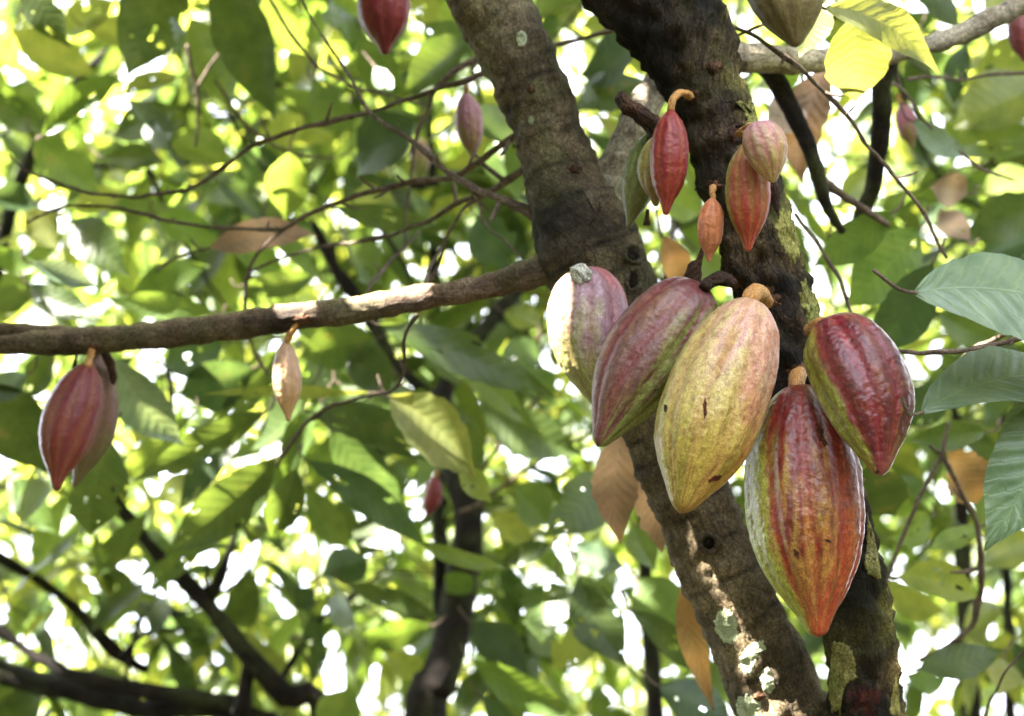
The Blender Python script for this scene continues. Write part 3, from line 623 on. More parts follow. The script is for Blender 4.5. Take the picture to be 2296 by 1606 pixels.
def pod(label, top, tip, wpx, d, colf, prof='fat', dtop=0.0, dtip=0.0, bend=0.0, mat=None, nt_=150, na=180, ridge=0.075, wart=0.0005, rot=0.0, stalk=None, sw=26, group=None, seed=0.0, cat='cocoa pod', stalk_mat=None, bendn=0.0):
    A = P(top[0], top[1], d + dtop); B = P(tip[0], tip[1], d + dtip)
    root = thing('cocoa_pod', A, label, cat, group)
    ax = (B - A); L = ax.length; ax.normalize()
    view = ((A + B) / 2 - CAM).normalized()
    side = view.cross(ax).normalized()
    if side.dot(RT) < 0: side = -side
    front = side.cross(ax)
    if front.dot(view) > 0: front = -front
    ax_, side_, front_ = map(np.array, (ax, side, front)); A_ = np.array(A)
    Rm = wpx * px(d) / 2
    ts = np.concatenate([np.linspace(0, 1, nt_) ** 1.0]); ts = 0.5 * (ts + 0.5 * (1 - np.cos(np.pi * ts)))
    pr = smooth_interp(ts, *PROFILES[prof])
    V = np.zeros((nt_, na, 3)); C = np.zeros((nt_, na, 3)); U = np.zeros((nt_, na, 2))
    th = np.arange(na) * 2 * np.pi / na
    def furrow(t_, a):
        a = a + 0.10 * math.sin(t_ * 3.0 + seed)     # furrows wander a little
        k5 = (a + rot) / (2 * np.pi) * 5; d5 = abs(k5 - round(k5)) * 2 * np.pi / 5
        k5b = k5 + 0.5; d5b = abs(k5b - round(k5b)) * 2 * np.pi / 5
        k10 = k5 * 2 + 0.5; d10 = abs(k10 - round(k10)) * 2 * np.pi / 10
        return math.exp(-(d5 / 0.17) ** 2), math.exp(-(d5b / 0.13) ** 2), math.exp(-(d10 / 0.055) ** 2)
    for i, t_ in enumerate(ts):
        # five ridges only die out near both ends
        env = min(1.0, t_ / 0.1) * min(1.0, (1 - t_) / 0.14)
        for j in range(na):
            a = th[j]
            f5, f5b, fl = furrow(t_, a)
            dr = side_ * math.cos(a) + front_ * math.sin(a)
            r = Rm * pr[i]
            base = A_ + ax_ * (t_ * L) + side_ * (bend * Rm * math.sin(math.pi * t_ ** 1.3)) + front_ * (bendn * Rm * math.sin(math.pi * t_))
            q = Vector(base + dr * r)
            sq = Vector((dr[0] * 7 + seed, dr[1] * 7, t_ * L * 160))
            k = 1 + 0.045 * noise.noise(Vector((math.cos(a) * 1.1 + seed * 3, math.sin(a) * 1.1, t_ * 2.4))) + ridge * env * (0.45 - 1.0 * f5 - 0.72 * f5b) 
            w1 = noise.fractal(q * 190 + Vector((seed, 0, 0)), 0.8, 2.1, 3)
            w2 = noise.fractal(q * 45 + Vector((seed, 5, 0)), 0.8, 2.1, 2)
            w3 = abs(noise.noise(Vector((math.cos(a) * 5 + seed, math.sin(a) * 5, t_ * L * 260))))
            rr = r * k + wart * env * (w1 * 0.9 + w2 * 1.2 + w3 * 0.8 * (1 - f5)) * min(1, r / (0.3 * Rm))
            V[i, j] = base + dr * rr
            nz = noise.fractal(Vector((math.cos(a) * 1.6 + seed, math.sin(a) * 1.6, t_ * 3.2)), 0.9, 2.1, 4)
            ns = noise.fractal(Vector((math.cos(a) * 9 + seed, math.sin(a) * 9, t_ * 5.0)), 0.9, 2.1, 4)
            C[i, j] = [0.84 * v_ ** 1.08 for v_ in colf(math.cos(a), t_, f5, f5b, fl, nz, ns)]
            U[i, j] = (a * Rm, t_ * L)
    # a woody dot at the beak, puckered rim by the stalk
    idx = np.arange(nt_ * na).reshape(nt_, na); nx_ = np.roll(idx, -1, axis=1)
    F = np.stack([idx[:-1], idx[1:], nx_[1:], nx_[:-1]], -1).reshape(-1, 4)
    husk = mesh_obj('husk', V.reshape(-1, 3), F, mat or M_POD, root, U.reshape(-1, 2), np.clip(C.reshape(-1, 3), 0.003, 0.95))
    # flip check is not needed: two sided
    if stalk:
        pts = ppath([(x, y, w_, dd) for (x, y, w_, dd) in stalk], d)
        s = add_tube('stalk', pts, stalk_mat or M_STALK, root, seg=0.0025, nr=24, amp=0.0012, fs=190, lump=0.001, ridge=0.0006)
    return root, husk
def mixc(a, b, k):
    k = min(1.0, max(0.0, k)); return tuple(a[i] * (1 - k) + b[i] * k for i in range(3))
def sstep(x, a, b):
    u = min(1.0, max(0.0, (x - a) / (b - a))); return u * u * (3 - 2 * u)
RED = (0.24, 0.018, 0.016); DRED = (0.13, 0.008, 0.012); ORA = (0.42, 0.12, 0.03); GRN = (0.24, 0.27, 0.045); YEL = (0.50, 0.40, 0.10)
PNK = (0.46, 0.20, 0.18); OLV = (0.17, 0.19, 0.05); PURP = (0.20, 0.075, 0.085); PALE = (0.52, 0.40, 0.27)

def cA(s, t, f5, f5b, fl, n, ns):      # pink-lilac pod at the back left
    c = mixc((0.38, 0.23, 0.27), (0.34, 0.34, 0.13), sstep(t + 0.25 * n - 0.12 * s, 0.30, 0.72))
    c = mixc(c, (0.28, 0.07, 0.07), 0.55 * max(f5, f5b * .7) * (1 - 0.4 * t))
    c = mixc(c, (0.30, 0.27, 0.11), 0.5 * sstep(-s + 0.4 * ns, 0.1, 0.7))
    return mixc(c, (0.5, 0.16, 0.17), 0.8 * sstep(s - t * 2.5, 0.15, 0.45))
def cB(s, t, f5, f5b, fl, n, ns):      # maroon to green
    g = sstep(s * 1.0 + 0.35 * ns + 0.3 * n + (t - 0.5) * 0.15, 0.12, 0.5)
    c = mixc((0.18, 0.09, 0.075), (0.23, 0.26, 0.07), g)
    c = mixc(c, (0.20, 0.035, 0.045), 0.7 * max(f5, f5b) * (1 - g * 0.7))
    c = mixc(c, (0.26, 0.12, 0.06), 0.5 * sstep(ns + n, 0.05, 0.5) * (1 - g))
    return mixc(c, (0.14, 0.03, 0.035), 0.75 * sstep(0.22 - t, 0, 0.16))
def cC(s, t, f5, f5b, fl, n, ns):      # yellow with pink flush
    c = mixc((0.58, 0.44, 0.18), (0.50, 0.36, 0.08), sstep(t, 0.4, 0.8))
    c = mixc(c, (0.60, 0.33, 0.27), 0.85 * sstep(0.52 - t + 0.3 * n + 0.12 * s, 0.0, 0.36))
    c = mixc(c, (0.36, 0.38, 0.08), 0.65 * sstep(ns * 0.9 - 0.35 * s + n * .3, 0.12, 0.5))
    c = mixc(c, (0.50, 0.17, 0.06), 0.5 * sstep(n * 1.0 + s * 0.45 + ns * .3, 0.22, 0.75))
    c = mixc(c, (0.46, 0.19, 0.08), 0.35 * max(f5, f5b))
    c = mixc(c, (0.27, 0.16, 0.04), 0.45 * sstep(t + ns * 0.7, 0.72, 1.15))
    return mixc(c, (0.30, 0.14, 0.04), 0.6 * sstep(t, 0.93, 1.0))
def cD(s, t, f5, f5b, fl, n, ns):      # red above, green left, orange below
    g = sstep(-s * 1.1 + 0.2 * n + 0.25 * ns + min(0, t - .25) * 1.2, 0.42, 0.9)
    c = mixc((0.19, 0.022, 0.018), (0.40, 0.20, 0.05), sstep(t + 0.35 * n + 0.3 * ns, 0.30, 0.62))
    c = mixc(c, (0.50, 0.085, 0.028), sstep(t + .3 * ns + 0.25 * s, 0.72, 1.0))
    c = mixc(c, (0.40, 0.065, 0.03), 0.6 * sstep(s + 0.5 * ns, 0.35, 0.85) * sstep(t, .2, .5))
    c = mixc(c, (0.36, 0.36, 0.06), g)
    c = mixc(c, (0.36, 0.035, 0.018), 0.6 * max(f5, f5b * 0.8) * (1 - 0.75 * g))
    c = mixc(c, (0.28, 0.28, 0.06), 0.4 * sstep(ns - 0.35 * abs(s), 0.15, 0.5) * sstep(t, .3, .5))
    return mixc(c, (0.55, 0.36, 0.10), 0.55 * fl * sstep(t, .2, .4) * max(f5, f5b))
def cE(s, t, f5, f5b, fl, n, ns):      # dark red glossy, green on the left flank
    g = sstep(-s * 1.05 + 0.2 * n + 0.1 * ns + (t - 0.5) * 0.35, 0.58, 0.80)
    c = mixc((0.14, 0.014, 0.024), (0.22, 0.05, 0.026), sstep(ns + 0.3 * n + 0.2 * t, 0.1, 0.5))
    c = mixc(c, (0.25, 0.015, 0.03), 0.7 * max(f5, f5b))
    c = mixc(c, (0.28, 0.28, 0.045), g * 0.95)
    c = mixc(c, (0.30, 0.16, 0.03), 0.5 * sstep(s + .3 * ns, 0.82, 0.98))
    return mixc(c, (0.3, 0.08, 0.07), 0.6 * sstep(t, 0.85, 1.0))
def mk(base, fur, low=None, k=0.5, side=None, sk=0.6, s0=0.2, top=None):
    def f(s, t, f5, f5b, fl, n, ns):
        c = mixc(base, low or base, sstep(t + 0.3 * n, 0.4, 0.85))
        if side: c = mixc(c, side, sk * sstep((-s if s0 > 0 else s) + 0.3 * n, abs(s0), abs(s0) + 0.45))
        if top: c = mixc(c, top, sstep(0.25 - t + .1 * n, 0, 0.25))
        c = mixc(c, fur, k * max(f5, f5b))
        return mixc(c, tuple(x * 1.35 for x in c), 0.5 * sstep(ns, 0, .5))
    return f

GRP = None
podA, hA = pod('dull lilac pod with white broken top behind the maroon pod', (1312, 600), (1348, 918), 180, 1.475, cA, 'egg', dtop=0.02, dtip=0.0, rot=0.3, seed=1.1, mat=M_PODM, bend=-0.1)
podB, hB = pod('slanting maroon and green pod on a dark curved stalk', (1568, 640), (1338, 1002), 205, 1.40, cB, 'egg', dtop=0.02, dtip=-0.02, rot=0.75, seed=2.3, bend=-0.12, mat=M_PODM,
    stalk=[(1632, 628, 30, 1.43), (1605, 628, 27, 1.415), (1585, 638, 26, 1.41), (1562, 655, 24, 1.415)], stalk_mat=M_DARKWOOD)
podC, hC = pod('big yellow pod with a pink flush and small brown scars', (1688, 676), (1524, 1152), 232, 1.325, cC, 'melon', dtop=0.035, dtip=-0.02, rot=0.2, seed=3.7, bend=-0.07, mat=M_PODM, ridge=0.05,
    stalk=[(1716, 680, 34, 1.43), (1704, 660, 38, 1.405), (1687, 660, 37, 1.38), (1674, 690, 30, 1.375)])
podD, hD = pod('longest pod, red above and orange green below, lowest in the cluster', (1790, 862), (1834, 1430), 256, 1.35, cD, 'fat', dtop=0.03, dtip=-0.02, rot=0.42, seed=4.2, bend=-0.05, wart=0.0006, ridge=0.09,
    stalk=[(1793, 838, 34, 1.405), (1787, 846, 38, 1.39), (1785, 862, 37, 1.378), (1786, 890, 34, 1.37)])
podE, hE = pod('shiny dark red pod with green flank, rightmost of the cluster', (1868, 716), (1976, 1068), 208, 1.29, cE, 'egg', dtop=0.05, dtip=-0.02, rot=0.95, seed=5.9, bend=0.22, wart=0.0006, ridge=0.09,
    stalk=[(1815, 742, 30, 1.40), (1840, 728, 32, 1.37), (1862, 735, 30, 1.34)])
# torn stub on pod A
BVA = bvh_of([hA, hB, hC, hD, hE])
stubA = add_tube('broken_top', ppath([(1308, 634, 36, 1.475), (1302, 616, 46, 1.465), (1294, 602, 42, 1.465), (1290, 594, 22, 1.465)], 1.46), M_CUT, podA, seg=0.0015, nr=44, amp=0.0065, fs=150, ridge=0.004)
patch('scar', BVA[2], 1580, 917, 9, 40, M_DARKWOOD, podC, seed=21, lift=0.0006, rag=0.4, dome=0, tint=(2.2, 1.2, .8))
patch('scar', BVA[2], 1491, 915, 8, 16, M_DARKWOOD, podC, seed=22, lift=0.0006, rag=0.4, dome=0)
patch('scar', BVA[2], 1602, 1074, 34, 10, M_DARKWOOD, podC, seed=23, lift=0.0006, rag=0.5, dome=0, rot=-0.45, tint=(2.6, .9, .6))
patch('scar', BVA[3], 1785, 1241, 10, 26, M_DARKWOOD, podD, seed=24, lift=0.0006, rag=0.6, dome=0, rot=-0.5, tint=(2, 1, .6))
patch('scar', BVA[3], 1857, 1213, 14, 6, M_DARKWOOD, podD, seed=26, lift=0.0006, rag=0.6, dome=0, rot=0.5)
patch('scar', BVA[3], 1841, 978, 20, 34, M_DARKWOOD, podD, seed=27, lift=0.0006, rag=0.8, dome=0, rot=-0.3, tint=(1.6, 1, .6))
patch('scar', BVA[4], 1967, 1058, 10, 8, M_DARKWOOD, podE, seed=28, lift=0.0006, rag=0.6, dome=0)

sm = dict(nt_=90, na=100, mat=M_PODS, ridge=0.06, wart=0.0005)
pod('slim crimson pod on a curved orange stalk beside the broken stub', (1504, 246), (1492, 484), 86, 1.40, mk((0.22, 0.02, 0.028), (0.30, 0.10, 0.03), (0.27, 0.035, 0.03), 0.45, side=(0.3, 0.16, 0.05), sk=.7, s0=.75), 'slim', dtop=0.01, rot=.3, seed=6.1, bend=0.02,
    stalk=[(1546, 216, 20, 1.44), (1534, 209, 18, 1.42), (1518, 211, 18, 1.41), (1508, 226, 18, 1.408), (1503, 250, 19, 1.41)], **sm)
pod('narrow yellow green pod half hidden behind the crimson pod', (1478, 300), (1470, 464), 78, 1.435, mk((0.26, 0.24, 0.07), (0.3, 0.13, 0.05), (0.27, 0.20, 0.08), 0.4), 'slim', rot=.1, seed=7.1, bend=-0.15,
    stalk=[(1500, 270, 14, 1.45), (1490, 285, 14, 1.445), (1479, 303, 14, 1.44)], **sm)
pod('dull green pod hanging under the broken stub', (1452, 300), (1408, 512), 74, 1.47, mk((0.15, 0.17, 0.05), (0.11, 0.12, 0.03), (0.17, 0.16, 0.06), 0.4), 'slim', rot=.4, seed=8.1, bend=0.1,
    stalk=[(1490, 262, 14, 1.49), (1470, 280, 14, 1.48), (1453, 305, 14, 1.47)], **sm)
pod('small orange pod, smallest on the dark stem', (1597, 443), (1588, 588), 58, 1.40, mk((0.55, 0.22, 0.10), (0.45, 0.1, 0.06), (0.50, 0.2, 0.1), 0.5), 'slim', rot=.2, seed=9.1,
    stalk=[(1598, 420, 16, 1.43), (1597, 430, 14, 1.41), (1597, 448, 13, 1.40)], **sm)
pod('red and green striped pod under the yellow pink pod', (1672, 322), (1676, 566), 98, 1.395, mk((0.36, 0.09, 0.06), (0.33, 0.22, 0.06), (0.42, 0.05, 0.045), 0.5, side=(0.36, 0.30, 0.09), sk=.9, s0=.62, top=(0.3, 0.2, 0.08)), 'slim', rot=.55, seed=10.3, bend=0.05,
    stalk=[(1660, 302, 14, 1.42), (1668, 296, 14, 1.40), (1672, 305, 14, 1.395), (1671, 328, 14, 1.397)], **sm)
pod('short yellow pod streaked pink on the right side of the stem', (1698, 272), (1733, 411), 94, 1.36, mk((0.46, 0.30, 0.20), (0.46, 0.16, 0.17), (0.50, 0.38, 0.14), 0.65, top=(0.46, 0.26, 0.30)), 'egg', rot=.3, seed=11.3, bend=0.06,
    stalk=[(1650, 305, 10, 1.43), (1666, 288, 10, 1.40), (1682, 281, 10, 1.38), (1700, 280, 10, 1.37)], **sm)
# pods further back
md = dict(nt_=70, na=80, mat=M_PODS, ridge=0.06, wart=0.0005)
pod('dark red pod hanging in at the top left of the trunk', (858, -75), (863, 124), 118, 1.78, mk((0.20, 0.02, 0.03), (0.26, 0.05, 0.03), (0.17, 0.03, 0.03), 0.4, side=(0.26, 0.13, 0.05), sk=.6, s0=.5), 'slim', rot=.2, seed=12.3, stalk=[(858, -110, 18, 1.78), (858, -70, 18, 1.78)], **md)
pod('lilac and green pod hanging alone from a thin twig', (1044, 208), (1062, 360), 62, 1.83, mk((0.32, 0.15, 0.17), (0.25, 0.1, 0.1), (0.26, 0.2, 0.07), 0.2, top=(0.36, 0.2, 0.24)), 'slim', rot=.2, seed=13.3, stalk=[(1046, 182, 8, 1.78), (1045, 195, 8, 1.82), (1044, 212, 9, 1.83)], **md)
pod('striped purple red pod under the left end of the branch', (200, 812), (125, 1100), 122, 1.71, mk((0.20, 0.045, 0.055), (0.30, 0.13, 0.07), (0.22, 0.04, 0.03), 0.5, side=(0.26, 0.18, 0.09), sk=.5, s0=.75), 'slim', rot=.2, seed=14.3, bend=-0.15, dtip=-0.03, stalk=[(208, 782, 16, 1.72), (202, 800, 17, 1.71), (196, 825, 17, 1.70)], **md)
pod('dusky green pod behind the striped purple red pod', (222, 790), (166, 1092), 100, 1.78, mk((0.26, 0.15, 0.12), (0.2, 0.1, 0.07), (0.20, 0.17, 0.07), 0.4), 'slim', rot=.2, seed=15.3, bend=0.35, stalk=[(228, 770, 14, 1.76), (227, 795, 14, 1.79)], **md)
pod('small sunlit cream pod below the middle of the branch', (640, 766), (646, 946), 64, 1.66, mk((0.55, 0.36, 0.24), (0.42, 0.22, 0.12), (0.52, 0.33, 0.15), 0.4), 'slim', rot=.2, seed=16.3, stalk=[(672, 716, 12, 1.65), (660, 735, 13, 1.65), (648, 752, 14, 1.655), (641, 772, 14, 1.66)], **md)
pod('faint pale green pod between twigs left of the trunk', (945, 312), (940, 408), 46, 2.45, mk((0.32, 0.2, 0.13), (0.3, 0.2, 0.1), (0.24, 0.27, 0.08), 0.3), 'slim', rot=.2, seed=17.3, **md)
pod('small dark red pod beside the distant trunk', (977, 1066), (952, 1162), 40, 2.5, mk((0.22, 0.04, 0.05), (0.2, 0.05, 0.03), None, 0.3), 'slim', rot=.2, seed=18.3, bend=0.3, stalk=[(980, 1050, 8, 2.5), (977, 1072, 8, 2.5)], **md)
pod('grey green pod cut by the top edge, right of the stem', (1722, -85), (1786, 106), 158, 1.52, mk((0.17, 0.13, 0.06), (0.12, 0.09, 0.05), (0.20, 0.15, 0.07), 0.4), 'egg', rot=.2, seed=19.3, bend=0.2, dtip=-0.02, stalk=[(1705, -125, 20, 1.53), (1722, -80, 20, 1.53)], **md)
pod('blurred pink green pod beside the white topped leaf', (2020, 232), (2045, 335), 46, 2.3, mk((0.34, 0.12, 0.16), (0.3, 0.1, 0.1), (0.24, 0.2, 0.07), 0.3), 'slim', rot=.2, seed=20.3, stalk=[(2012, 212, 7, 2.3), (2020, 236, 8, 2.3)], **md)
pod('dull red pod hanging at the top right corner', (2278, 26), (2296, 140), 52, 2.0, mk((0.20, 0.05, 0.05), (0.16, 0.05, 0.04), None, 0.3), 'slim', rot=.2, seed=21.3, stalk=[(2272, 5, 8, 1.95), (2278, 30, 8, 2.0)], **md)

# ================================================================== LEAFY SHOOTS (hand placed)
def shoot(loc, label): return thing('leafy_branch', loc, label, 'leafy branch', 'leafy cocoa branches')
SH = {
 'RG': shoot(P(2360, 760, 1.3), 'branch with broad blue green quilted leaves reaching in at the right'),
 'YT': shoot(P(1845, 10, 1.58), 'branch of glowing yellow leaves hanging over the pale limb'),
 'TL': shoot(P(440, -60, 2.2), 'branch with big dark hanging leaves at the upper left'),
 'ML': shoot(P(100, 480, 2.3), 'tangle of leaves above the left end of the horizontal branch'),
 'TM': shoot(P(960, 100, 2.1), 'branch of green leaves left of the leaning trunk'),
 'LL': shoot(P(300, 950, 2.1), 'branch of long dark leaves below the horizontal branch'),
 'LM': shoot(P(900, 880, 2.1), 'branch with the half yellow leaf below the horizontal branch'),
 'BM': shoot(P(1150, 1350, 2.4), 'leafy branch around the foot of the distant dark trunk'),
 'BT': shoot(P(1380, 1200, 2.2), 'leafy branch with tan dead leaves left of the lichen spotted stem'),
 'FK': shoot(P(1400, 120, 2.1), 'leafy branch seen between the two stems'),
 'RU': shoot(P(2200, 250, 2.2), 'light green leafy branch in the upper right corner'),
 'RM': shoot(P(2000, 560, 1.9), 'branch of large veined green leaves right of the dark stem'),
 'RL': shoot(P(2100, 1250, 2.1), 'branch with drooping leaves and an orange dead leaf at the lower right'),
 'BN': shoot(P(1850, 150, 1.85), 'withered brown leaves hanging from the pale limb'),
}
H = lambda g, *a, **k: hand_leaf(SH[g], *a, **k)
# right foreground
H('RG', 2046, 655, 2520, 742, 186, 1.25, 'u', hi=True, tilt=0.6, sag=0.05, fold=-0.1, side=0.06, tw=0.0, dd=0.05)
H('RG', 2062, 925, 2470, 862, 100, 1.3, 'u', hi=True, tilt=0.65, sag=0.08, fold=0.1, tw=0.2, dd=0.1)
H('RG', 2400, 860, 2206, 1236, 172, 1.3, 'u', hi=True, tilt=0.6, sag=0.06, fold=0.2, tw=0.1, dd=-0.03)
H('RG', 2400, 830, 2222, 1090, 130, 1.34, 'u', hi=True, tilt=0.6, sag=0.05, fold=0.2, tw=0.1, dd=-0.02)
# yellow
H('YT', 1835, 5, 1793, 130, 78, 1.62, 'y', tilt=0.1)
H('YT', 1918, 28, 1919, 232, 150, 1.58, 'y', tilt=0.25, tw=0.1, fold=0.1)
H('YT', 1846, 18, 2106, 165, 92, 1.55, 'y', tilt=0.3, side=0.1, tw=0.2, lab='yellow leaf with a brown scorched tip')
# upper left
for a in [(372, -110, 283, 174, 152, 2.2, 'G'), (470, -110, 617, 270, 128, 2.2, 'G'), (60, -90, 160, 110, 95, 2.3, 'G'), (95, 305, 275, 168, 78, 2.3, 'g'),
          (-30, 215, 110, 300, 70, 2.4, 'g'), (75, 300, 222, 437, 100, 2.4, 'g'), (286, 226, 398, 300, 44, 2.2, 'u'), (325, 275, 388, 345, 36, 2.2, 'u'), (400, 245, 250, 310, 85, 2.5, 'G'),
          (235, 352, 370, 362, 62, 2.5, 'G'), (380, 320, 520, 372, 90, 2.5, 'g'), (425, 40, 520, 255, 100, 2.6, 'g'), (575, -30, 690, 125, 85, 2.5, 'g'), (488, 405, 612, 512, 42, 2.4, 'G'),
          (560, -20, 572, 30, 45, 2.4, 'u'), (210, 170, 20, 60, 90, 2.7, 'l'), (190, 60, 330, 120, 70, 2.8, 'l'), (250, 0, 130, 90, 80, 2.8, 'l'), (400, 170, 270, 215, 55, 2.8, 'l'),
          (650, 340, 640, 495, 88, 2.3, 'g'), (270, 430, 170, 470, 60, 2.7, 'l')]:
    H('TL', *a)
# middle left
for a in [(-20, 440, 92, 470, 62, 2.4, 'G'), (72, 590, 220, 646, 44, 2.1, 'u'), (70, 640, 232, 722, 62, 2.3, 'G'), (300, 655, 472, 596, 72, 2.4, 'g'), (480, 700, 232, 668, 62, 2.3, 'g'),
          (150, 500, 292, 622, 92, 2.4, 'G'), (-30, 560, 90, 600, 60, 2.4, 'g'), (-20, 690, 70, 640, 60, 2.4, 'G'), (350, 480, 500, 560, 85, 2.6, 'g'), (60, 470, 130, 560, 80, 2.7, 'y'),
          (500, 520, 640, 620, 60, 2.5, 'g'), (545, 640, 720, 610, 60, 2.4, 'G'), (600, 500, 730, 640, 42, 2.2, 'g')]:
    H('ML', *a)
H('ML', 468, 556, 712, 528, 78, 2.1, 'b', tilt=0.3, lab='tan dead leaf lying across thin twigs')
# top middle
for a in [(932, 268, 800, 398, 122, 2.25, 'G'), (812, 85, 872, 232, 92, 2.4, 'g'), (1050, 85, 900, 218, 112, 2.4, 'G'), (950, 55, 1075, 150, 100, 2.6, 'g'), (1060, 235, 1140, 335, 112, 2.3, 'G'),
          (755, 468, 985, 508, 56, 2.2, 'G'), (1105, 315, 1165, 455, 74, 2.3, 'g'), (1068, 490, 1135, 605, 112, 2.2, 'G'), (700, 180, 800, 300, 90, 2.6, 'g'), (720, 100, 660, 200, 80, 2.7, 'l'),
          (880, 440, 800, 500, 70, 2.6, 'l'), (840, 150, 880, 205, 30, 2.3, 'u'), (770, 520, 860, 640, 60, 2.4, 'G'), (930, -30, 990, 80, 60, 2.7, 'l'), (740, 10, 760, 70, 35, 2.6, 'u'), (680, 260, 600, 330, 70, 2.7, 'l')]:
    H('TM', *a)
# lower left
for a in [(60, 840, -30, 895, 62, 2.1, 'u'), (252, 805, 413, 999, 104, 2.05, 'u'), (-60, 860, 108, 1068, 160, 2.1, 'G'), (245, 985, 203, 1202, 135, 2.0, 'G'), (592, 924, 292, 1080, 76, 2.1, 'G'),
          (618, 1028, 366, 1248, 118, 2.1, 'G'), (664, 1048, 606, 1205, 80, 2.15, 'G'), (460, 1075, 345, 1122, 72, 2.5, 'l'), (565, 825, 400, 882, 112, 2.4, 'G'), (500, 775, 340, 812, 82, 2.4, 'G'),
          (640, 1040, 560, 1120, 60, 2.4, 'g'), (590, 800, 520, 900, 80, 2.5, 'G'), (120, 790, 60, 900, 60, 2.4, 'G'), (20, 1080, 130, 1200, 80, 2.6, 'g'), (360, 880, 300, 1000, 60, 2.6, 'l')]:
    H('LL', *a)
# lower middle
H('LM', 872, 888, 1070, 1082, 128, 2.0, 'y', tilt=0.1, tw=0.5, tear=0.06, fold=0.5, side=0.08, lab='half shaded yellow leaf')
H('LM', 1030, 1050, 1100, 1128, 52, 2.0, 'l')
for a in [(832, 880, 452, 884, 30, 2.0, 'l'), (848, 728, 1248, 892, 92, 2.05, 'G'), (842, 758, 668, 800, 112, 2.3, 'g'), (800, 758, 872, 902, 92, 2.3, 'G'), (698, 925, 992, 1062, 86, 2.1, 'G'),
          (740, 958, 902, 1165, 100, 2.25, 'G'), (692, 1034, 962, 1228, 76, 2.15, 'G'), (938, 1213, 1152, 1277, 38, 2.2, 'g'), (1078, 895, 1310, 1022, 110, 2.5, 'G'), (930, 780, 1040, 860, 70, 2.6, 'G'),
          (1200, 760, 1120, 830, 70, 2.7, 'g'), (760, 800, 660, 880, 70, 2.5, 'g'), (640, 700, 760, 760, 60, 2.5, 'g'), (1130, 700, 1220, 740, 60, 2.8, 'l'), (1180, 830, 1240, 900, 70, 2.8, 'g')]:
    H('LM', *a)
for a in [(300, 800, 90, 960, 70, 2.3, 'G'), (430, 930, 250, 1080, 62, 2.35, 'g'), (560, 960, 400, 1150, 70, 2.3, 'G'), (600, 1000, 440, 1010, 44, 2.4, 'g'), (700, 860, 560, 1010, 74, 2.35, 'G'), (720, 900, 640, 1090, 66, 2.3, 'g'),
          (760, 860, 900, 1010, 76, 2.35, 'G'), (780, 830, 980, 930, 64, 2.4, 'g'), (900, 860, 1010, 1040, 60, 2.45, 'G'), (620, 780, 470, 960, 66, 2.4, 'G'), (1000, 800, 1190, 960, 70, 2.4, 'g'), (150, 980, 40, 1180, 72, 2.4, 'g'),
          (860, 1080, 960, 1230, 60, 2.4, 'g'), (690, 1090, 790, 1230, 66, 2.5, 'G'), (480, 1180, 330, 1330, 64, 2.6, 'g'), (330, 1150, 200, 1300, 60, 2.6, 'G')]:
    H('LL' if a[0] < 700 else 'LM', *a)
# bottom middle
for a in [(822, 1250, 720, 1292, 72, 2.5, 'G'), (882, 1150, 808, 1252, 82, 2.4, 'G'), (738, 1343, 802, 1412, 50, 2.5, 'u'), (778, 1308, 992, 1388, 52, 2.4, 'G'), (962, 1402, 798, 1422, 72, 2.6, 'g'),
          (705, 1320, 662, 1366, 54, 2.6, 'G'), (702, 1378, 700, 1535, 58, 2.6, 'G'), (740, 1660, 792, 1538, 102, 2.6, 'g'), (1242, 1305, 1214, 1447, 92, 2.4, 'g'), (1058, 1398, 1184, 1514, 82, 2.5, 'G'),
          (1058, 1478, 1305, 1605, 82, 2.4, 'g'), (1232, 1218, 1118, 1262, 42, 2.4, 'G'), (1060, 1290, 1000, 1330, 60, 2.7, 'g'), (1080, 1560, 1220, 1650, 60, 2.5, 'G'), (1100, 1150, 1200, 1220, 60, 2.8, 'l'),
          (860, 1460, 980, 1540, 60, 2.8, 'l')]:
    H('BM', *a)
for a in [(1372, 1058, 1218, 1204, 114, 2.2, 'G'), (1288, 1218, 1402, 1272, 52, 2.3, 'u'), (1298, 1288, 1404, 1492, 112, 2.3, 'G'), (1430, 1298, 1532, 1424, 112, 2.3, 'g'), (1418, 1368, 1564, 1514, 62, 2.2, 'G'),
          (1478, 1538, 1645, 1625, 92, 2.1, 'G'), (1332, 1408, 1238, 1504, 92, 2.5, 'l'), (1260, 1470, 1180, 1420, 50, 2.6, 'u'), (1150, 1090, 1230, 1180, 90, 2.6, 'g'), (1420, 1180, 1470, 1280, 60, 2.2, 'g'), (1330, 1600, 1440, 1660, 80, 2.6, 'g')]:
    H('BT', *a)
H('BT', 1398, 950, 1392, 1222, 100, 1.72, 'b', tilt=0.2, tear=0.05, hi=True, tw=0.1, lab='tan dead leaf with ragged edge')
H('BT', 1425, 1040, 1482, 1242, 84, 1.74, 'b', tilt=0.2, tear=0.05, hi=True)
H('BT', 1534, 1300, 1600, 1596, 60, 1.75, 'o', tilt=0.2, tear=0.03, hi=True, lab='long orange dead leaf')
for a in [(1430, 92, 1302, 168, 104, 2.1, 'G'), (1450, 188, 1285, 245, 92, 2.1, 'G'), (1330, -40, 1205, 45, 104, 2.3, 'g'), (1400, 20, 1300, 60, 60, 2.5, 'l'), (1560, 560, 1640, 640, 70, 2.3, 'g'), (1460, 420, 1570, 480, 70, 2.5, 'g'), (1330, 250, 1400, 340, 70, 2.5, 'y')]:
    H('FK', *a)
H('FK', 1485, 530, 1532, 656, 64, 1.9, 'o', tilt=0.1, lab='orange dead leaf behind the pods')
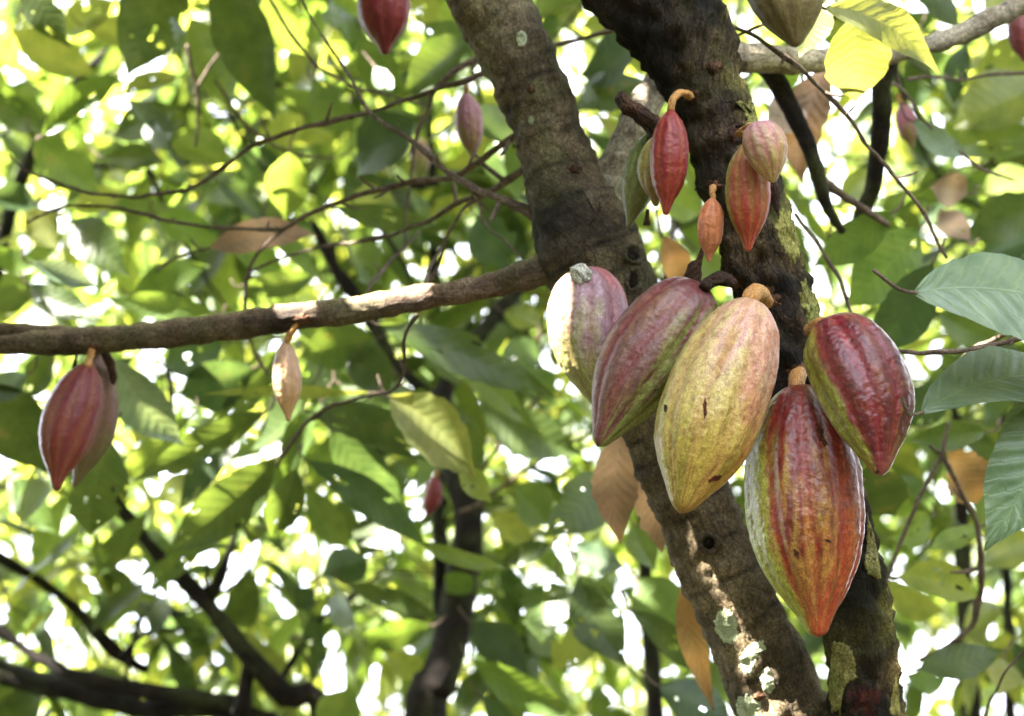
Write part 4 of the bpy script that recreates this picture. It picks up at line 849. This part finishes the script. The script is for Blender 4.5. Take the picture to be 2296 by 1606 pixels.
# upper right
for a in [(2040, -30, 2155, 68, 72, 2.2, 'G'), (2165, 100, 2138, 236, 56, 2.2, 'G'), (2045, 272, 2174, 352, 62, 2.0, 'u'), (2350, 190, 2130, 292, 134, 2.4, 'l'), (2360, 80, 2170, 176, 110, 2.5, 'l'),
          (2350, 320, 2100, 336, 84, 2.4, 'g'), (2340, 465, 2155, 534, 112, 2.2, 'G'), (2340, 400, 2190, 440, 70, 2.5, 'l'), (1890, -20, 1960, 30, 44, 2.4, 'u'), (2220, -30, 2290, 60, 80, 2.6, 'l'), (2350, 540, 2180, 590, 60, 2.3, 'G'), (2060, 60, 2000, 130, 60, 2.6, 'l')]:
    H('RU', *a)
H('RU', 2168, 432, 2083, 420, 66, 2.1, 'p', lab='pale pinkish dead leaf')
H('RU', 2172, 540, 2106, 468, 44, 2.1, 'b')
for a in [(1998, 478, 1822, 598, 92, 1.85, 'g'), (2060, 512, 1892, 690, 145, 1.95, 'g'), (2090, 590, 1950, 800, 115, 1.9, 'G'), (2212, 968, 2036, 988, 62, 1.9, 'G'), (2100, 700, 2240, 770, 80, 2.3, 'g'), (2130, 860, 2020, 960, 90, 2.2, 'G'), (1950, 380, 1880, 470, 60, 2.3, 'l')]:
    H('RM', *a)
for a in [(1955, 1035, 2005, 1160, 100, 2.0, 'G'), (2085, 1160, 1985, 1205, 60, 2.1, 'g'), (2202, 1178, 2080, 1232, 36, 1.9, 'g'), (2010, 1296, 2194, 1342, 78, 1.95, 'l'), (2060, 1498, 2255, 1458, 68, 1.95, 'G'), (1990, 1330, 2120, 1370, 60, 2.3, 'l'), (2250, 1480, 2240, 1560, 50, 2.1, 'y'),
          (2080, 1560, 2060, 1500, 60, 2.3, 'g'), (2320, 1200, 2200, 1270, 90, 2.3, 'l')]:
    H('RL', *a)
H('RL', 2120, 1005, 2190, 1130, 104, 1.95, 'o', tilt=0.3, tear=0.09, fold=0.5, tw=0.5, lab='orange brown curled dead leaf')
H('BN', 1852, 148, 1800, 416, 100, 1.82, 'b', tilt=0.2, fold=0.8, hi=True, tear=0.04)
H('BN', 1790, 205, 1718, 305, 72, 1.8, 'p', tilt=0.3, hi=True)

# ================================================================== BACKGROUND TREES
def bgtree(label, loc): return thing('cocoa_tree', loc, label, 'tree', 'cocoa trees standing behind')
BG = []
def limb(root, lst, d0, d1=None, name='limb', nr=18, ground=None, amp=0.004):
    p = ppath(lst, d0, d1)
    if ground: p += to_ground(p[-1], ground[0], ground[1], p[-1][3] * 1.05)
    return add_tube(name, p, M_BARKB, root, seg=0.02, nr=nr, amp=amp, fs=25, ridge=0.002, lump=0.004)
def base_of(x, y, d): q = P(x, y, d); return (q.x, q.y, 0.0)
t1 = bgtree('dark forked tree trunk standing left of the lichen spotted stem', base_of(950, 1640, 2.7)); BG.append((t1, P(980, 1000, 2.9)))
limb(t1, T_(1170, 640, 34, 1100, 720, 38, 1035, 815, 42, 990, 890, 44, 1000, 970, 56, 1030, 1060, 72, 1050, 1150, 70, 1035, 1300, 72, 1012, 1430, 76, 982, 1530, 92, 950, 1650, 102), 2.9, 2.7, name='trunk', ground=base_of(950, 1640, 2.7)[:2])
limb(t1, T_(975, 1080, 22, 985, 1200, 28, 985, 1330, 30, 1000, 1440, 30), 2.8)
limb(t1, T_(700, 500, 20, 720, 540, 26, 755, 610, 30, 800, 670, 31, 850, 750, 30, 900, 830, 24, 985, 900, 22), 2.9, 2.95)
t2 = bgtree('tree with black diagonal limbs across the lower left corner', base_of(760, 1700, 2.7)); BG.append((t2, P(400, 1200, 3.0)))
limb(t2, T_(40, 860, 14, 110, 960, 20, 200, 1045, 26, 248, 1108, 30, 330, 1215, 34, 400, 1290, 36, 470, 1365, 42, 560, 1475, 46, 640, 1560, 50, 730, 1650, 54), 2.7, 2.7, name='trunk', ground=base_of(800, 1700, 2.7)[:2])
limb(t2, T_(532, 1175, 14, 515, 1230, 18, 495, 1290, 21, 470, 1350, 26), 2.7)
limb(t2, T_(465, 1250, 6, 464, 1300, 8, 470, 1350, 10), 2.7)
limb(t2, T_(-60, 1215, 22, 0, 1250, 24, 70, 1292, 26, 130, 1330, 26, 200, 1400, 26, 270, 1470, 26, 330, 1505, 20), 2.9, 3.0)
limb(t2, T_(540, 1600, 40, 550, 1540, 36, 560, 1475, 30), 2.7)
limb(t2, T_(470, 1410, 7, 400, 1412, 9, 330, 1418, 10, 270, 1470, 9), 2.8, 2.9)
limb(t2, T_(350, 1340, 8, 310, 1400, 9, 290, 1480, 10, 275, 1560, 10), 2.9)
limb(t2, T_(890, 1250, 8, 800, 1330, 10, 730, 1380, 11, 680, 1440, 12, 640, 1510, 14, 610, 1560, 16), 2.8, 2.75)
t3 = bgtree('low thick black limbs along the bottom left edge', base_of(-100, 1600, 3.1)); BG.append((t3, P(100, 1500, 3.6)))
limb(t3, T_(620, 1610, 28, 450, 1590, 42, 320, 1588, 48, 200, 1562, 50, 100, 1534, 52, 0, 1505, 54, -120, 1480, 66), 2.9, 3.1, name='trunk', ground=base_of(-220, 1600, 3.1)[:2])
limb(t3, T_(-60, 1390, 20, 0, 1415, 22, 80, 1472, 28, 200, 1525, 36, 320, 1548, 40, 430, 1562, 40, 560, 1582, 40), 3.0, 2.9)
t4 = bgtree('slim dark trunk at the right behind the orange leaf', base_of(2160, 1600, 3.2)); BG.append((t4, P(2150, 1200, 3.3)))
limb(t4, T_(2130, 850, 18, 2150, 1000, 26, 2155, 1150, 36, 2158, 1250, 42, 2165, 1400, 44, 2180, 1650, 46), 3.1, 3.2, name='trunk', ground=base_of(2180, 1650, 3.2)[:2])
t5 = bgtree('thin upright trunk close to the right edge', base_of(2260, 1600, 3.6)); BG.append((t5, P(2250, 500, 3.6)))
limb(t5, T_(2210, 0, 10, 2225, 400, 16, 2245, 900, 20, 2255, 1250, 24, 2262, 1450, 24, 2270, 1650, 26), 3.6, 3.6, name='trunk', ground=base_of(2270, 1650, 3.6)[:2])
t6 = bgtree('pale slender trunk showing through the twigs left of the trunk', base_of(985, 1640, 3.6)); BG.append((t6, P(900, 300, 3.6)))
limb(t6, T_(960, 180, 14, 968, 400, 22, 972, 560, 28, 975, 700, 30, 985, 900, 30, 990, 1100, 30, 985, 1650, 34), 3.6, 3.6, name='trunk', ground=base_of(985, 1650, 3.6)[:2])
t7 = bgtree('tree whose bright crown fills the upper left corner', base_of(-200, 1600, 3.9)); BG.append((t7, P(150, 250, 4.0)))
limb(t7, T_(300, 60, 14, 160, 200, 22, 40, 420, 34, -60, 800, 50, -160, 1200, 66, -220, 1650, 80), 3.8, 3.9, name='trunk', ground=base_of(-220, 1650, 3.9)[:2])
t8 = bgtree('tree seen between the two big stems', base_of(1480, 1640, 3.9)); BG.append((t8, P(1500, 500, 3.9)))
limb(t8, T_(1540, 100, 14, 1520, 400, 22, 1470, 800, 28, 1440, 1100, 32, 1470, 1650, 44), 3.9, 3.9, name='trunk', ground=base_of(1470, 1650, 3.9)[:2])

# random leaves of the crowns, in sprays round twig ends
TW = []
def spray_batch(n_spray, dmin, dmax, keep, lmin=0.11, lmax=0.25, pal=None, nx=6, ny=4, margin=1.25, dpow=2.0):
    Vs, Fs, Us, Cs, Cen = [], [], [], [], []
    TW.clear()
    off = 0
    pal = pal or ['G'] * 3 + ['g'] * 5 + ['l'] * 2
    made = 0; tries = 0
    while made < n_spray and tries < n_spray * 20:
        tries += 1
        u = random.random(); d = (dmin ** (dpow + 1) + u * (dmax ** (dpow + 1) - dmin ** (dpow + 1))) ** (1 / (dpow + 1))
        x = IW / 2 + random.uniform(-1, 1) * IW / 2 * margin; y = IH / 2 + random.uniform(-1.25, 1.1) * IH / 2 * margin
        if not keep(x, y, d): continue
        c = np.array(P(x, y, d)); made += 1
        nl = random.randint(4, 9); a0 = random.random() * 6.28
        sub = []
        kk = random.choice(pal)
        for k in range(nl):
            a = a0 + k * 2.4 + random.uniform(-.3, .3)
            droop = random.uniform(-0.1, 1.9)
            dr = np.array([math.cos(a), math.sin(a), -droop]); dr /= np.linalg.norm(dr)
            L = random.uniform(lmin, lmax)
            b = c + dr * random.uniform(0.01, 0.04) + np.array([0, 0, random.uniform(-.06, .06)])
            nrm = np.array([random.uniform(-.6, .6), random.uniform(-.6, .6), 1.0])
            V, F, uv = leaf_geo(b, b + dr * L, L * random.uniform(.24, .38), nrm, sag=random.uniform(0.02, .13), fold=random.uniform(0, .5), nx=nx, ny=ny, seed=random.random(), tw=random.uniform(-.8, .8))
            col = np.array(random.choice(GREENS[kk if random.random() < .7 else random.choice(pal)])) * random.uniform(.8, 1.25)
            Vs.append(V); Fs.append(F + off); Us.append(uv); Cs.append(np.tile(col, (len(V), 1))); off += len(V)
        if nx >= 6:
            a_ = random.random() * 6.28; h_ = np.array([math.cos(a_), math.sin(a_), random.uniform(-.2, .9)]); h_ /= np.linalg.norm(h_)
            ll = random.uniform(.25, .8); r0 = random.uniform(.0015, .004); pts = [(*c, r0 * .5)]; q = c.copy()
            for k in range(random.randint(3, 5)):
                q = q + (h_ + np.array([random.uniform(-.4, .4) for _ in range(3)])) * ll / 4; pts.append((*q, r0 * (.6 + .4 * k)))
            TW.append(tube(pts, seg=0.06, nr=5, cap=False))
        Cen.append(c)
    return Vs, Fs, Us, Cs
GAPS = [(1210, 990, 60), (1265, 1075, 70), (1905, 400, 55), (1990, 560, 20), (1250, 60, 20), (1160, 910, 30), (1180, 740, 45), (1490, 480, 35), (1580, 400, 25), (90, 60, 60), (60, 180, 40), (250, 130, 40), (240, 180, 35), (520, 290, 30), (840, 90, 50),
        (690, 40, 25), (930, 560, 30), (1050, 560, 35), (600, 1500, 35), (480, 1470, 25), (2200, 285, 40), (2240, 1130, 25), (2100, 1150, 30), (2050, 1080, 25), (2290, 1180, 30), (810, 1270, 35), (870, 1480, 35), (2060, 1600, 80), (1840, 1440, 22), (330, 1060, 35), (2060, 1420, 35), (770, 440, 40)]
def clear(x, y, d):
    for (gx, gy, gr) in GAPS:
        if (x - gx) ** 2 + (y - gy) ** 2 < (gr * 0.7 + 30 * 2.5 / d) ** 2: return False
    return True
def crown_keep(cx, cy, sx, sy):
    return lambda x, y, d: clear(x, y, d) and random.random() < math.exp(-((x - cx) / sx) ** 2 - ((y - cy) / sy) ** 2)
def join_tubes(name, tl, parent):
    V, F, U, C = [], [], [], []; o_ = 0
    for v, f, u, c in tl:
        V.append(v); F.append(np.array(f) + o_); U.append(u); C.append(c); o_ += len(v)
    o = mesh_obj(name, np.vstack(V), np.vstack(F), M_BARKB, parent, np.vstack(U), np.vstack(C))
    o['kind'] = 'stuff'
    return o
CR = [(t1, 980, 800, 420, 420, 32), (t2, 420, 1250, 500, 380, 40), (t3, 100, 1450, 450, 300, 30), (t4, 2050, 1100, 380, 420, 34), (t5, 2150, 350, 350, 380, 36), (t6, 900, 350, 420, 350, 40), (t7, 250, 250, 480, 420, 46), (t8, 1480, 600, 380, 700, 40)]
for (tr, cx, cy, sx, sy, n) in CR:
    dn = 2.7 if tr in (t1, t2) else 3.0
    Vs, Fs, Us, Cs = spray_batch(int(n * 1.25), dn, 4.8, crown_keep(cx, cy, sx, sy), nx=10, ny=4, margin=1.3)
    mesh_obj('crown', np.vstack(Vs), np.vstack(Fs), M_LEAF, tr, np.vstack(Us), np.vstack(Cs))
    join_tubes('twigs', TW, tr)
Vs, Fs, Us, Cs = spray_batch(620, 4.4, 7.5, clear, nx=6, ny=2, pal=['G'] * 1 + ['g'] * 5 + ['l'] * 4)
TWD = list(TW)
o = mesh_obj('distant_foliage', np.vstack(Vs), np.vstack(Fs), M_LEAF, None, np.vstack(Us), np.vstack(Cs))
tag(o, 'blurred mass of sunlit cocoa leaves filling the distance behind the trees', 'foliage', kind='stuff')
o2 = join_tubes('distant_twigs', TWD, None)
tag(o2, 'thin dark twigs crossing in the blurred distance behind the trees', 'twigs', kind='stuff')
Vs, Fs, Us, Cs = spray_batch(2100, 7.5, 14, lambda x, y, d: True if random.random() < .35 else clear(x, y, d), nx=5, ny=2, pal=['g'] * 4 + ['l'] * 5, lmin=.17, lmax=.3)
o = mesh_obj('far_foliage', np.vstack(Vs), np.vstack(Fs), M_LEAF, None, np.vstack(Us), np.vstack(Cs))
tag(o, 'farthest leaves of the grove, small flecks against the white sky', 'foliage', kind='stuff')

# ------------------------------------------------------------------ unseen leaves added to shade the cluster, gaps cut for sun spots
sx_ = SDIR.cross(Vector((0, 1, 0))).normalized(); sy_ = SDIR.cross(sx_).normalized()
def sproj(p): return (p.dot(sx_), p.dot(sy_))
SUNSPOTS = [(P(870, 660, 1.62), .030), (P(935, 655, 1.62), .022), (P(820, 672, 1.63), .018), (P(675, 690, 1.65), .018), (P(648, 698, 1.65), .012), (P(545, 712, 1.68), .012), (P(628, 800, 1.63), .016), (P(628, 850, 1.63), .016), (P(630, 890, 1.63), .012),
            (P(1625, 1285, 1.50), .030), (P(1690, 1345, 1.50), .028), (P(1560, 1380, 1.50), .012), (P(420, 745, 1.7), .010),
            (P(1040, 1010, 2.0), .05), (P(1918, 180, 1.58), .06), (P(1990, 90, 1.56), .04), (P(1475, 190, 1.62), .02), (P(1430, 250, 1.62), .014),
            (P(140, 615, 2.1), .03), (P(2110, 320, 2.0), .04), (P(700, 490, 1.95), .02)]
SP = [(*sproj(p), r) for p, r in SUNSPOTS]
Vs, Fs, Us, Cs = [], [], [], []; off = 0
OPEN = Vector((math.sin(R(160)) * math.cos(R(49)), math.cos(R(160)) * math.cos(R(49)), math.sin(R(49))))
cen = P(1500, 800, 1.5); tgt = sproj(cen)
nleaf = 0
for k in range(12000):
    a = tgt[0] + random.uniform(-0.95, 0.85); b = tgt[1] + random.uniform(-0.75, 0.65)
    L = random.uniform(.14, .25)
    hgt = random.uniform(0.75, 1.9)
    c = cen + sx_ * (a - tgt[0]) + sy_ * (b - tgt[1]) + SDIR * hgt
    if (c - cen).normalized().dot(OPEN) > math.cos(R(25)): continue      # the skylight that glints on the pods
    # keep out of the picture itself
    rel = c - CAM; dd = rel.dot(FW)
    if dd > 0.05:
        v = -(rel.dot(UP)) / (K * dd) * IW + IH / 2; u = rel.dot(RT) / (K * dd) * IW + IW / 2
        if v > -330 and -300 < u < IW + 300: continue
    if any((a - s[0]) ** 2 + (b - s[1]) ** 2 < (s[2] + 0.06) ** 2 for s in SP) and random.random() < 0.999:
        # short leaves may still reach the rim of a gap
        ok = all((a - s[0]) ** 2 + (b - s[1]) ** 2 > (s[2] + 0.028) ** 2 for s in SP)
        if not ok: continue
        L = 0.05
    ang = random.random() * 6.28
    dr = np.array([math.cos(ang), math.sin(ang), -random.uniform(0, .6)]); dr /= np.linalg.norm(dr)
    b0 = np.array(c) - dr * L / 2
    V, F, uv = leaf_geo(b0, b0 + dr * L, L * .4, (random.uniform(-.4, .4), random.uniform(-.4, .4), 1), sag=.08, fold=.2, nx=6, ny=2, seed=random.random())
    # drop leaves whose body still crosses a sun gap
    pv = V @ np.array([sx_, sy_]).T
    if any((((pv - np.array(s[:2])) ** 2).sum(1) < s[2] ** 2).any() for s in SP): continue
    col = np.array(random.choice(GREENS['g'])) * random.uniform(.8, 1.2)
    Vs.append(V); Fs.append(F + off); Us.append(uv); Cs.append(np.tile(col, (len(V), 1))); off += len(V); nleaf += 1
    if nleaf > 2300: break
for sxx, syy, rr_ in SP:
    for k in range(70):
        an = random.random() * 6.28; q = rr_ + 0.03 + random.random() * 0.17
        c = cen + sx_ * (sxx + math.cos(an) * q - tgt[0]) + sy_ * (syy + math.sin(an) * q - tgt[1]) + SDIR * random.uniform(0.8, 1.7)
        rel = c - CAM; dd = rel.dot(FW)
        if dd > 0.05 and -(rel.dot(UP)) / (K * dd) * IW + IH / 2 > -330: continue
        L = random.uniform(.05, .11); ang = random.random() * 6.28
        dr = np.array([math.cos(ang), math.sin(ang), -random.uniform(0, .4)]); dr /= np.linalg.norm(dr)
        b0 = np.array(c) - dr * L / 2
        V, F, uv = leaf_geo(b0, b0 + dr * L, L * .5, (random.uniform(-.4, .4), random.uniform(-.4, .4), 1), sag=.08, fold=.2, nx=6, ny=2, seed=random.random())
        pv = V @ np.array([sx_, sy_]).T
        if any((((pv - np.array(s_[:2])) ** 2).sum(1) < s_[2] ** 2).any() for s_ in SP): continue
        Vs.append(V); Fs.append(F + off); Us.append(uv); Cs.append(np.tile(np.array(GREENS['g'][0]), (len(V), 1))); off += len(V)
for (x, y, d) in [(1300, 640, 1.43), (1280, 720, 1.43), (1350, 700, 1.43), (1300, 820, 1.43), (1440, 760, 1.36), (1400, 850, 1.36), (1500, 680, 1.36), (1600, 760, 1.28), (1620, 900, 1.28), (1550, 900, 1.28), (1680, 800, 1.28), (1560, 1050, 1.28), (1780, 950, 1.31), (1800, 1100, 1.3),
                  (1900, 800, 1.25), (1950, 900, 1.25), (1850, 780, 1.25), (1500, 330, 1.38), (1672, 380, 1.36), (1680, 470, 1.36), (1720, 330, 1.33), (1597, 500, 1.38), (1580, 100, 1.46), (1600, 30, 1.46), (1640, 200, 1.46), (1280, 470, 1.5), (1180, 120, 1.55), (1240, 300, 1.55), (1800, 1250, 1.3), (1900, 1250, 1.3), (740, 692, 1.64), (765, 690, 1.64), (750, 684, 1.64), (1020, 645, 1.6), (1060, 640, 1.6), (1100, 630, 1.6), (595, 705, 1.67), (480, 728, 1.68), (360, 742, 1.7), (320, 745, 1.7), (260, 750, 1.7), (200, 755, 1.72), (130, 755, 1.72), (60, 745, 1.73), (500, 20, 2.2), (545, 90, 2.2), (580, 170, 2.2), (330, 20, 2.2), (300, 100, 2.2)]:
    px_, py_ = sproj(P(x, y, d))
    for k in range(7):  # extra leaves added to keep the sun off these points
        c = cen + sx_ * (px_ + random.uniform(-.025, .025) - tgt[0]) + sy_ * (py_ + random.uniform(-.025, .025) - tgt[1]) + SDIR * random.uniform(0.8, 1.5)
        L = random.uniform(.07, .13); ang = random.random() * 6.28
        dr = np.array([math.cos(ang), math.sin(ang), -random.uniform(0, .3)]); dr /= np.linalg.norm(dr)
        b0 = np.array(c) - dr * L / 2
        V, F, uv = leaf_geo(b0, b0 + dr * L, L * .6, (random.uniform(-.4, .1), random.uniform(-.6, .0), 1), sag=.08, fold=.2, nx=6, ny=2, seed=random.random())
        pv = V @ np.array([sx_, sy_]).T
        if any((((pv - np.array(s_[:2])) ** 2).sum(1) < s_[2] ** 2).any() for s_ in SP): continue
        Vs.append(V); Fs.append(F + off); Us.append(uv); Cs.append(np.tile(np.array(GREENS['g'][0]), (len(V), 1))); off += len(V)
BR_ = [(x, y) for x, y in ((725, 700), (740, 695), (755, 690), (770, 692), (735, 680), (760, 676), (600, 706), (585, 712), (615, 702), (500, 722), (480, 728), (460, 730), (1000, 650), (1020, 645), (1040, 640), (1080, 632), (1120, 625), (1160, 615), (380, 740), (350, 742), (320, 745), (290, 748), (250, 752), (700, 712), (710, 690))]
ST_ = [(x, y) for x, y in ((1440, 990), (1470, 1000), (1460, 1050), (1490, 1060), (1480, 1110), (1510, 1120), (1500, 1170), (1530, 1180), (1590, 1440), (1620, 1440), (1610, 1480), (1640, 1490), (1630, 1530), (1660, 1540), (1650, 1580), (1680, 1590), (1700, 1540), (1690, 1470), (1720, 1500), (1600, 1500), (1670, 1430))]
for lst_, kk_ in ((BR_, 'B'), (ST_, 'L')):  # small leaves added to block the sun between the spots
    for (x, y) in lst_:
        dr0 = (P(x, y, 1) - CAM).normalized(); hit = BV[kk_].ray_cast(CAM, dr0)[0]
        if hit is None: continue
        px_, py_ = sproj(hit)
        for k in range(9):
            c = cen + sx_ * (px_ + random.uniform(-.012, .012) - tgt[0]) + sy_ * (py_ + random.uniform(-.012, .012) - tgt[1]) + SDIR * random.uniform(0.75, 1.1)
            L = random.uniform(.03, .05); ang = random.random() * 6.28
            dr = np.array([math.cos(ang), math.sin(ang), -random.uniform(0, .3)]); dr /= np.linalg.norm(dr)
            b0 = np.array(c) - dr * L / 2
            V, F, uv = leaf_geo(b0, b0 + dr * L, L * .65, (random.uniform(-.6, .1), random.uniform(-.5, .0), 1), sag=.08, fold=.2, nx=6, ny=2, seed=random.random())
            pv = V @ np.array([sx_, sy_]).T
            if any((((pv - np.array(s_[:2])) ** 2).sum(1) < (s_[2] * .8) ** 2).any() for s_ in SP): continue
            Vs.append(V); Fs.append(F + off); Us.append(uv); Cs.append(np.tile(np.array(GREENS['g'][0]), (len(V), 1))); off += len(V)
mesh_obj('crown', np.vstack(Vs), np.vstack(Fs), M_LEAF, tree, np.vstack(Us), np.vstack(Cs))  # added shading leaves, parented to the tree as its crown
print('canopy leaves', nleaf)

# ------------------------------------------------------------------ unseen leaf shell added round the camera, limiting skylight on the pods
Vs, Fs, Us, Cs = [], [], [], []; off = 0
ctr = Vector((0.1, 1.2, 1.6))
open_dirs = [(Vector((math.sin(R(160)) * math.cos(R(49)), math.cos(R(160)) * math.cos(R(49)), math.sin(R(49)))), math.cos(R(29))), (Vector((math.sin(R(205)) * math.cos(R(30)), math.cos(R(205)) * math.cos(R(30)), math.sin(R(30)))), math.cos(R(6)))]
n = 0
while n < 12500:
    z = random.uniform(-0.45, 1); az = random.uniform(0, 2 * math.pi); h = math.sqrt(1 - z * z)
    dv = Vector((math.sin(az) * h, math.cos(az) * h, z))
    if any(dv.dot(o_) > c_ for o_, c_ in open_dirs): continue
    if dv.dot(SDIR) > math.cos(R(20)): continue
    rr = random.uniform(2.6, 5.2)
    c = ctr + dv * rr
    if c.z < 0.3: continue
    rel = c - CAM; dd = rel.dot(FW)
    if dd > 0.0:
        v = -(rel.dot(UP)) / (K * dd) * IW + IH / 2; u = rel.dot(RT) / (K * dd) * IW + IW / 2
        if IH + 300 > v > -500 * 2 / max(dd, .5) and -600 < u < IW + 600: continue
        if c.y > 3.0 and c.x < 0.8 and c.z > 1.6 : continue            # the sun has to reach the trees beyond
    L = random.uniform(.26, .42); ang = random.random() * 6.28
    dr = np.array([math.cos(ang), math.sin(ang), -random.uniform(0, 1.2)]); dr /= np.linalg.norm(dr)
    V, F, uv = leaf_geo(np.array(c), np.array(c) + dr * L, L * .42, (random.uniform(-.6, .6) - dv.x, random.uniform(-.6, .6) - dv.y, 1), sag=.08, fold=.2, nx=4, ny=2, seed=random.random())
    Vs.append(V); Fs.append(F + off); Us.append(uv); Cs.append(np.tile(np.array(random.choice(GREENS['g'])), (len(V), 1))); off += len(V); n += 1
o = mesh_obj('unseen_leaf_shell', np.vstack(Vs), np.vstack(Fs), M_LEAF, None, np.vstack(Us), np.vstack(Cs))
tag(o, 'unseen shell of grove leaves added around the camera to limit skylight', 'foliage', kind='stuff')

# ------------------------------------------------------------------ ground
m, nt, nd, ln, bs = new_mat('leaf_litter_ground')
tc = nd.new('ShaderNodeTexCoord')
n1 = N(nd, 'ShaderNodeTexNoise', i_Scale=3.0, i_Detail=9.0, i_Roughness=0.7); ln.new(tc.outputs['Object'], n1.inputs['Vector'])
r_ = ramp(nd, [(0.3, (0.018, 0.014, 0.008)), (0.5, (0.045, 0.034, 0.018)), (0.7, (0.08, 0.06, 0.032))]); ln.new(n1.outputs[0], r_.inputs[0])
ln.new(r_.outputs[0], bs.inputs['Base Color']); bs.inputs['Roughness'].default_value = 0.9
bp2 = N(nd, 'ShaderNodeBump', i_Strength=0.8, i_Distance=0.05); ln.new(n1.outputs[0], bp2.inputs['Height']); ln.new(bp2.outputs[0], bs.inputs['Normal'])
g = mesh_obj('ground', [(-120, -120, 0), (120, -120, 0), (120, 120, 0), (-120, 120, 0)], [(0, 1, 2, 3)], m, None, smooth=False)
g['kind'] = 'structure'
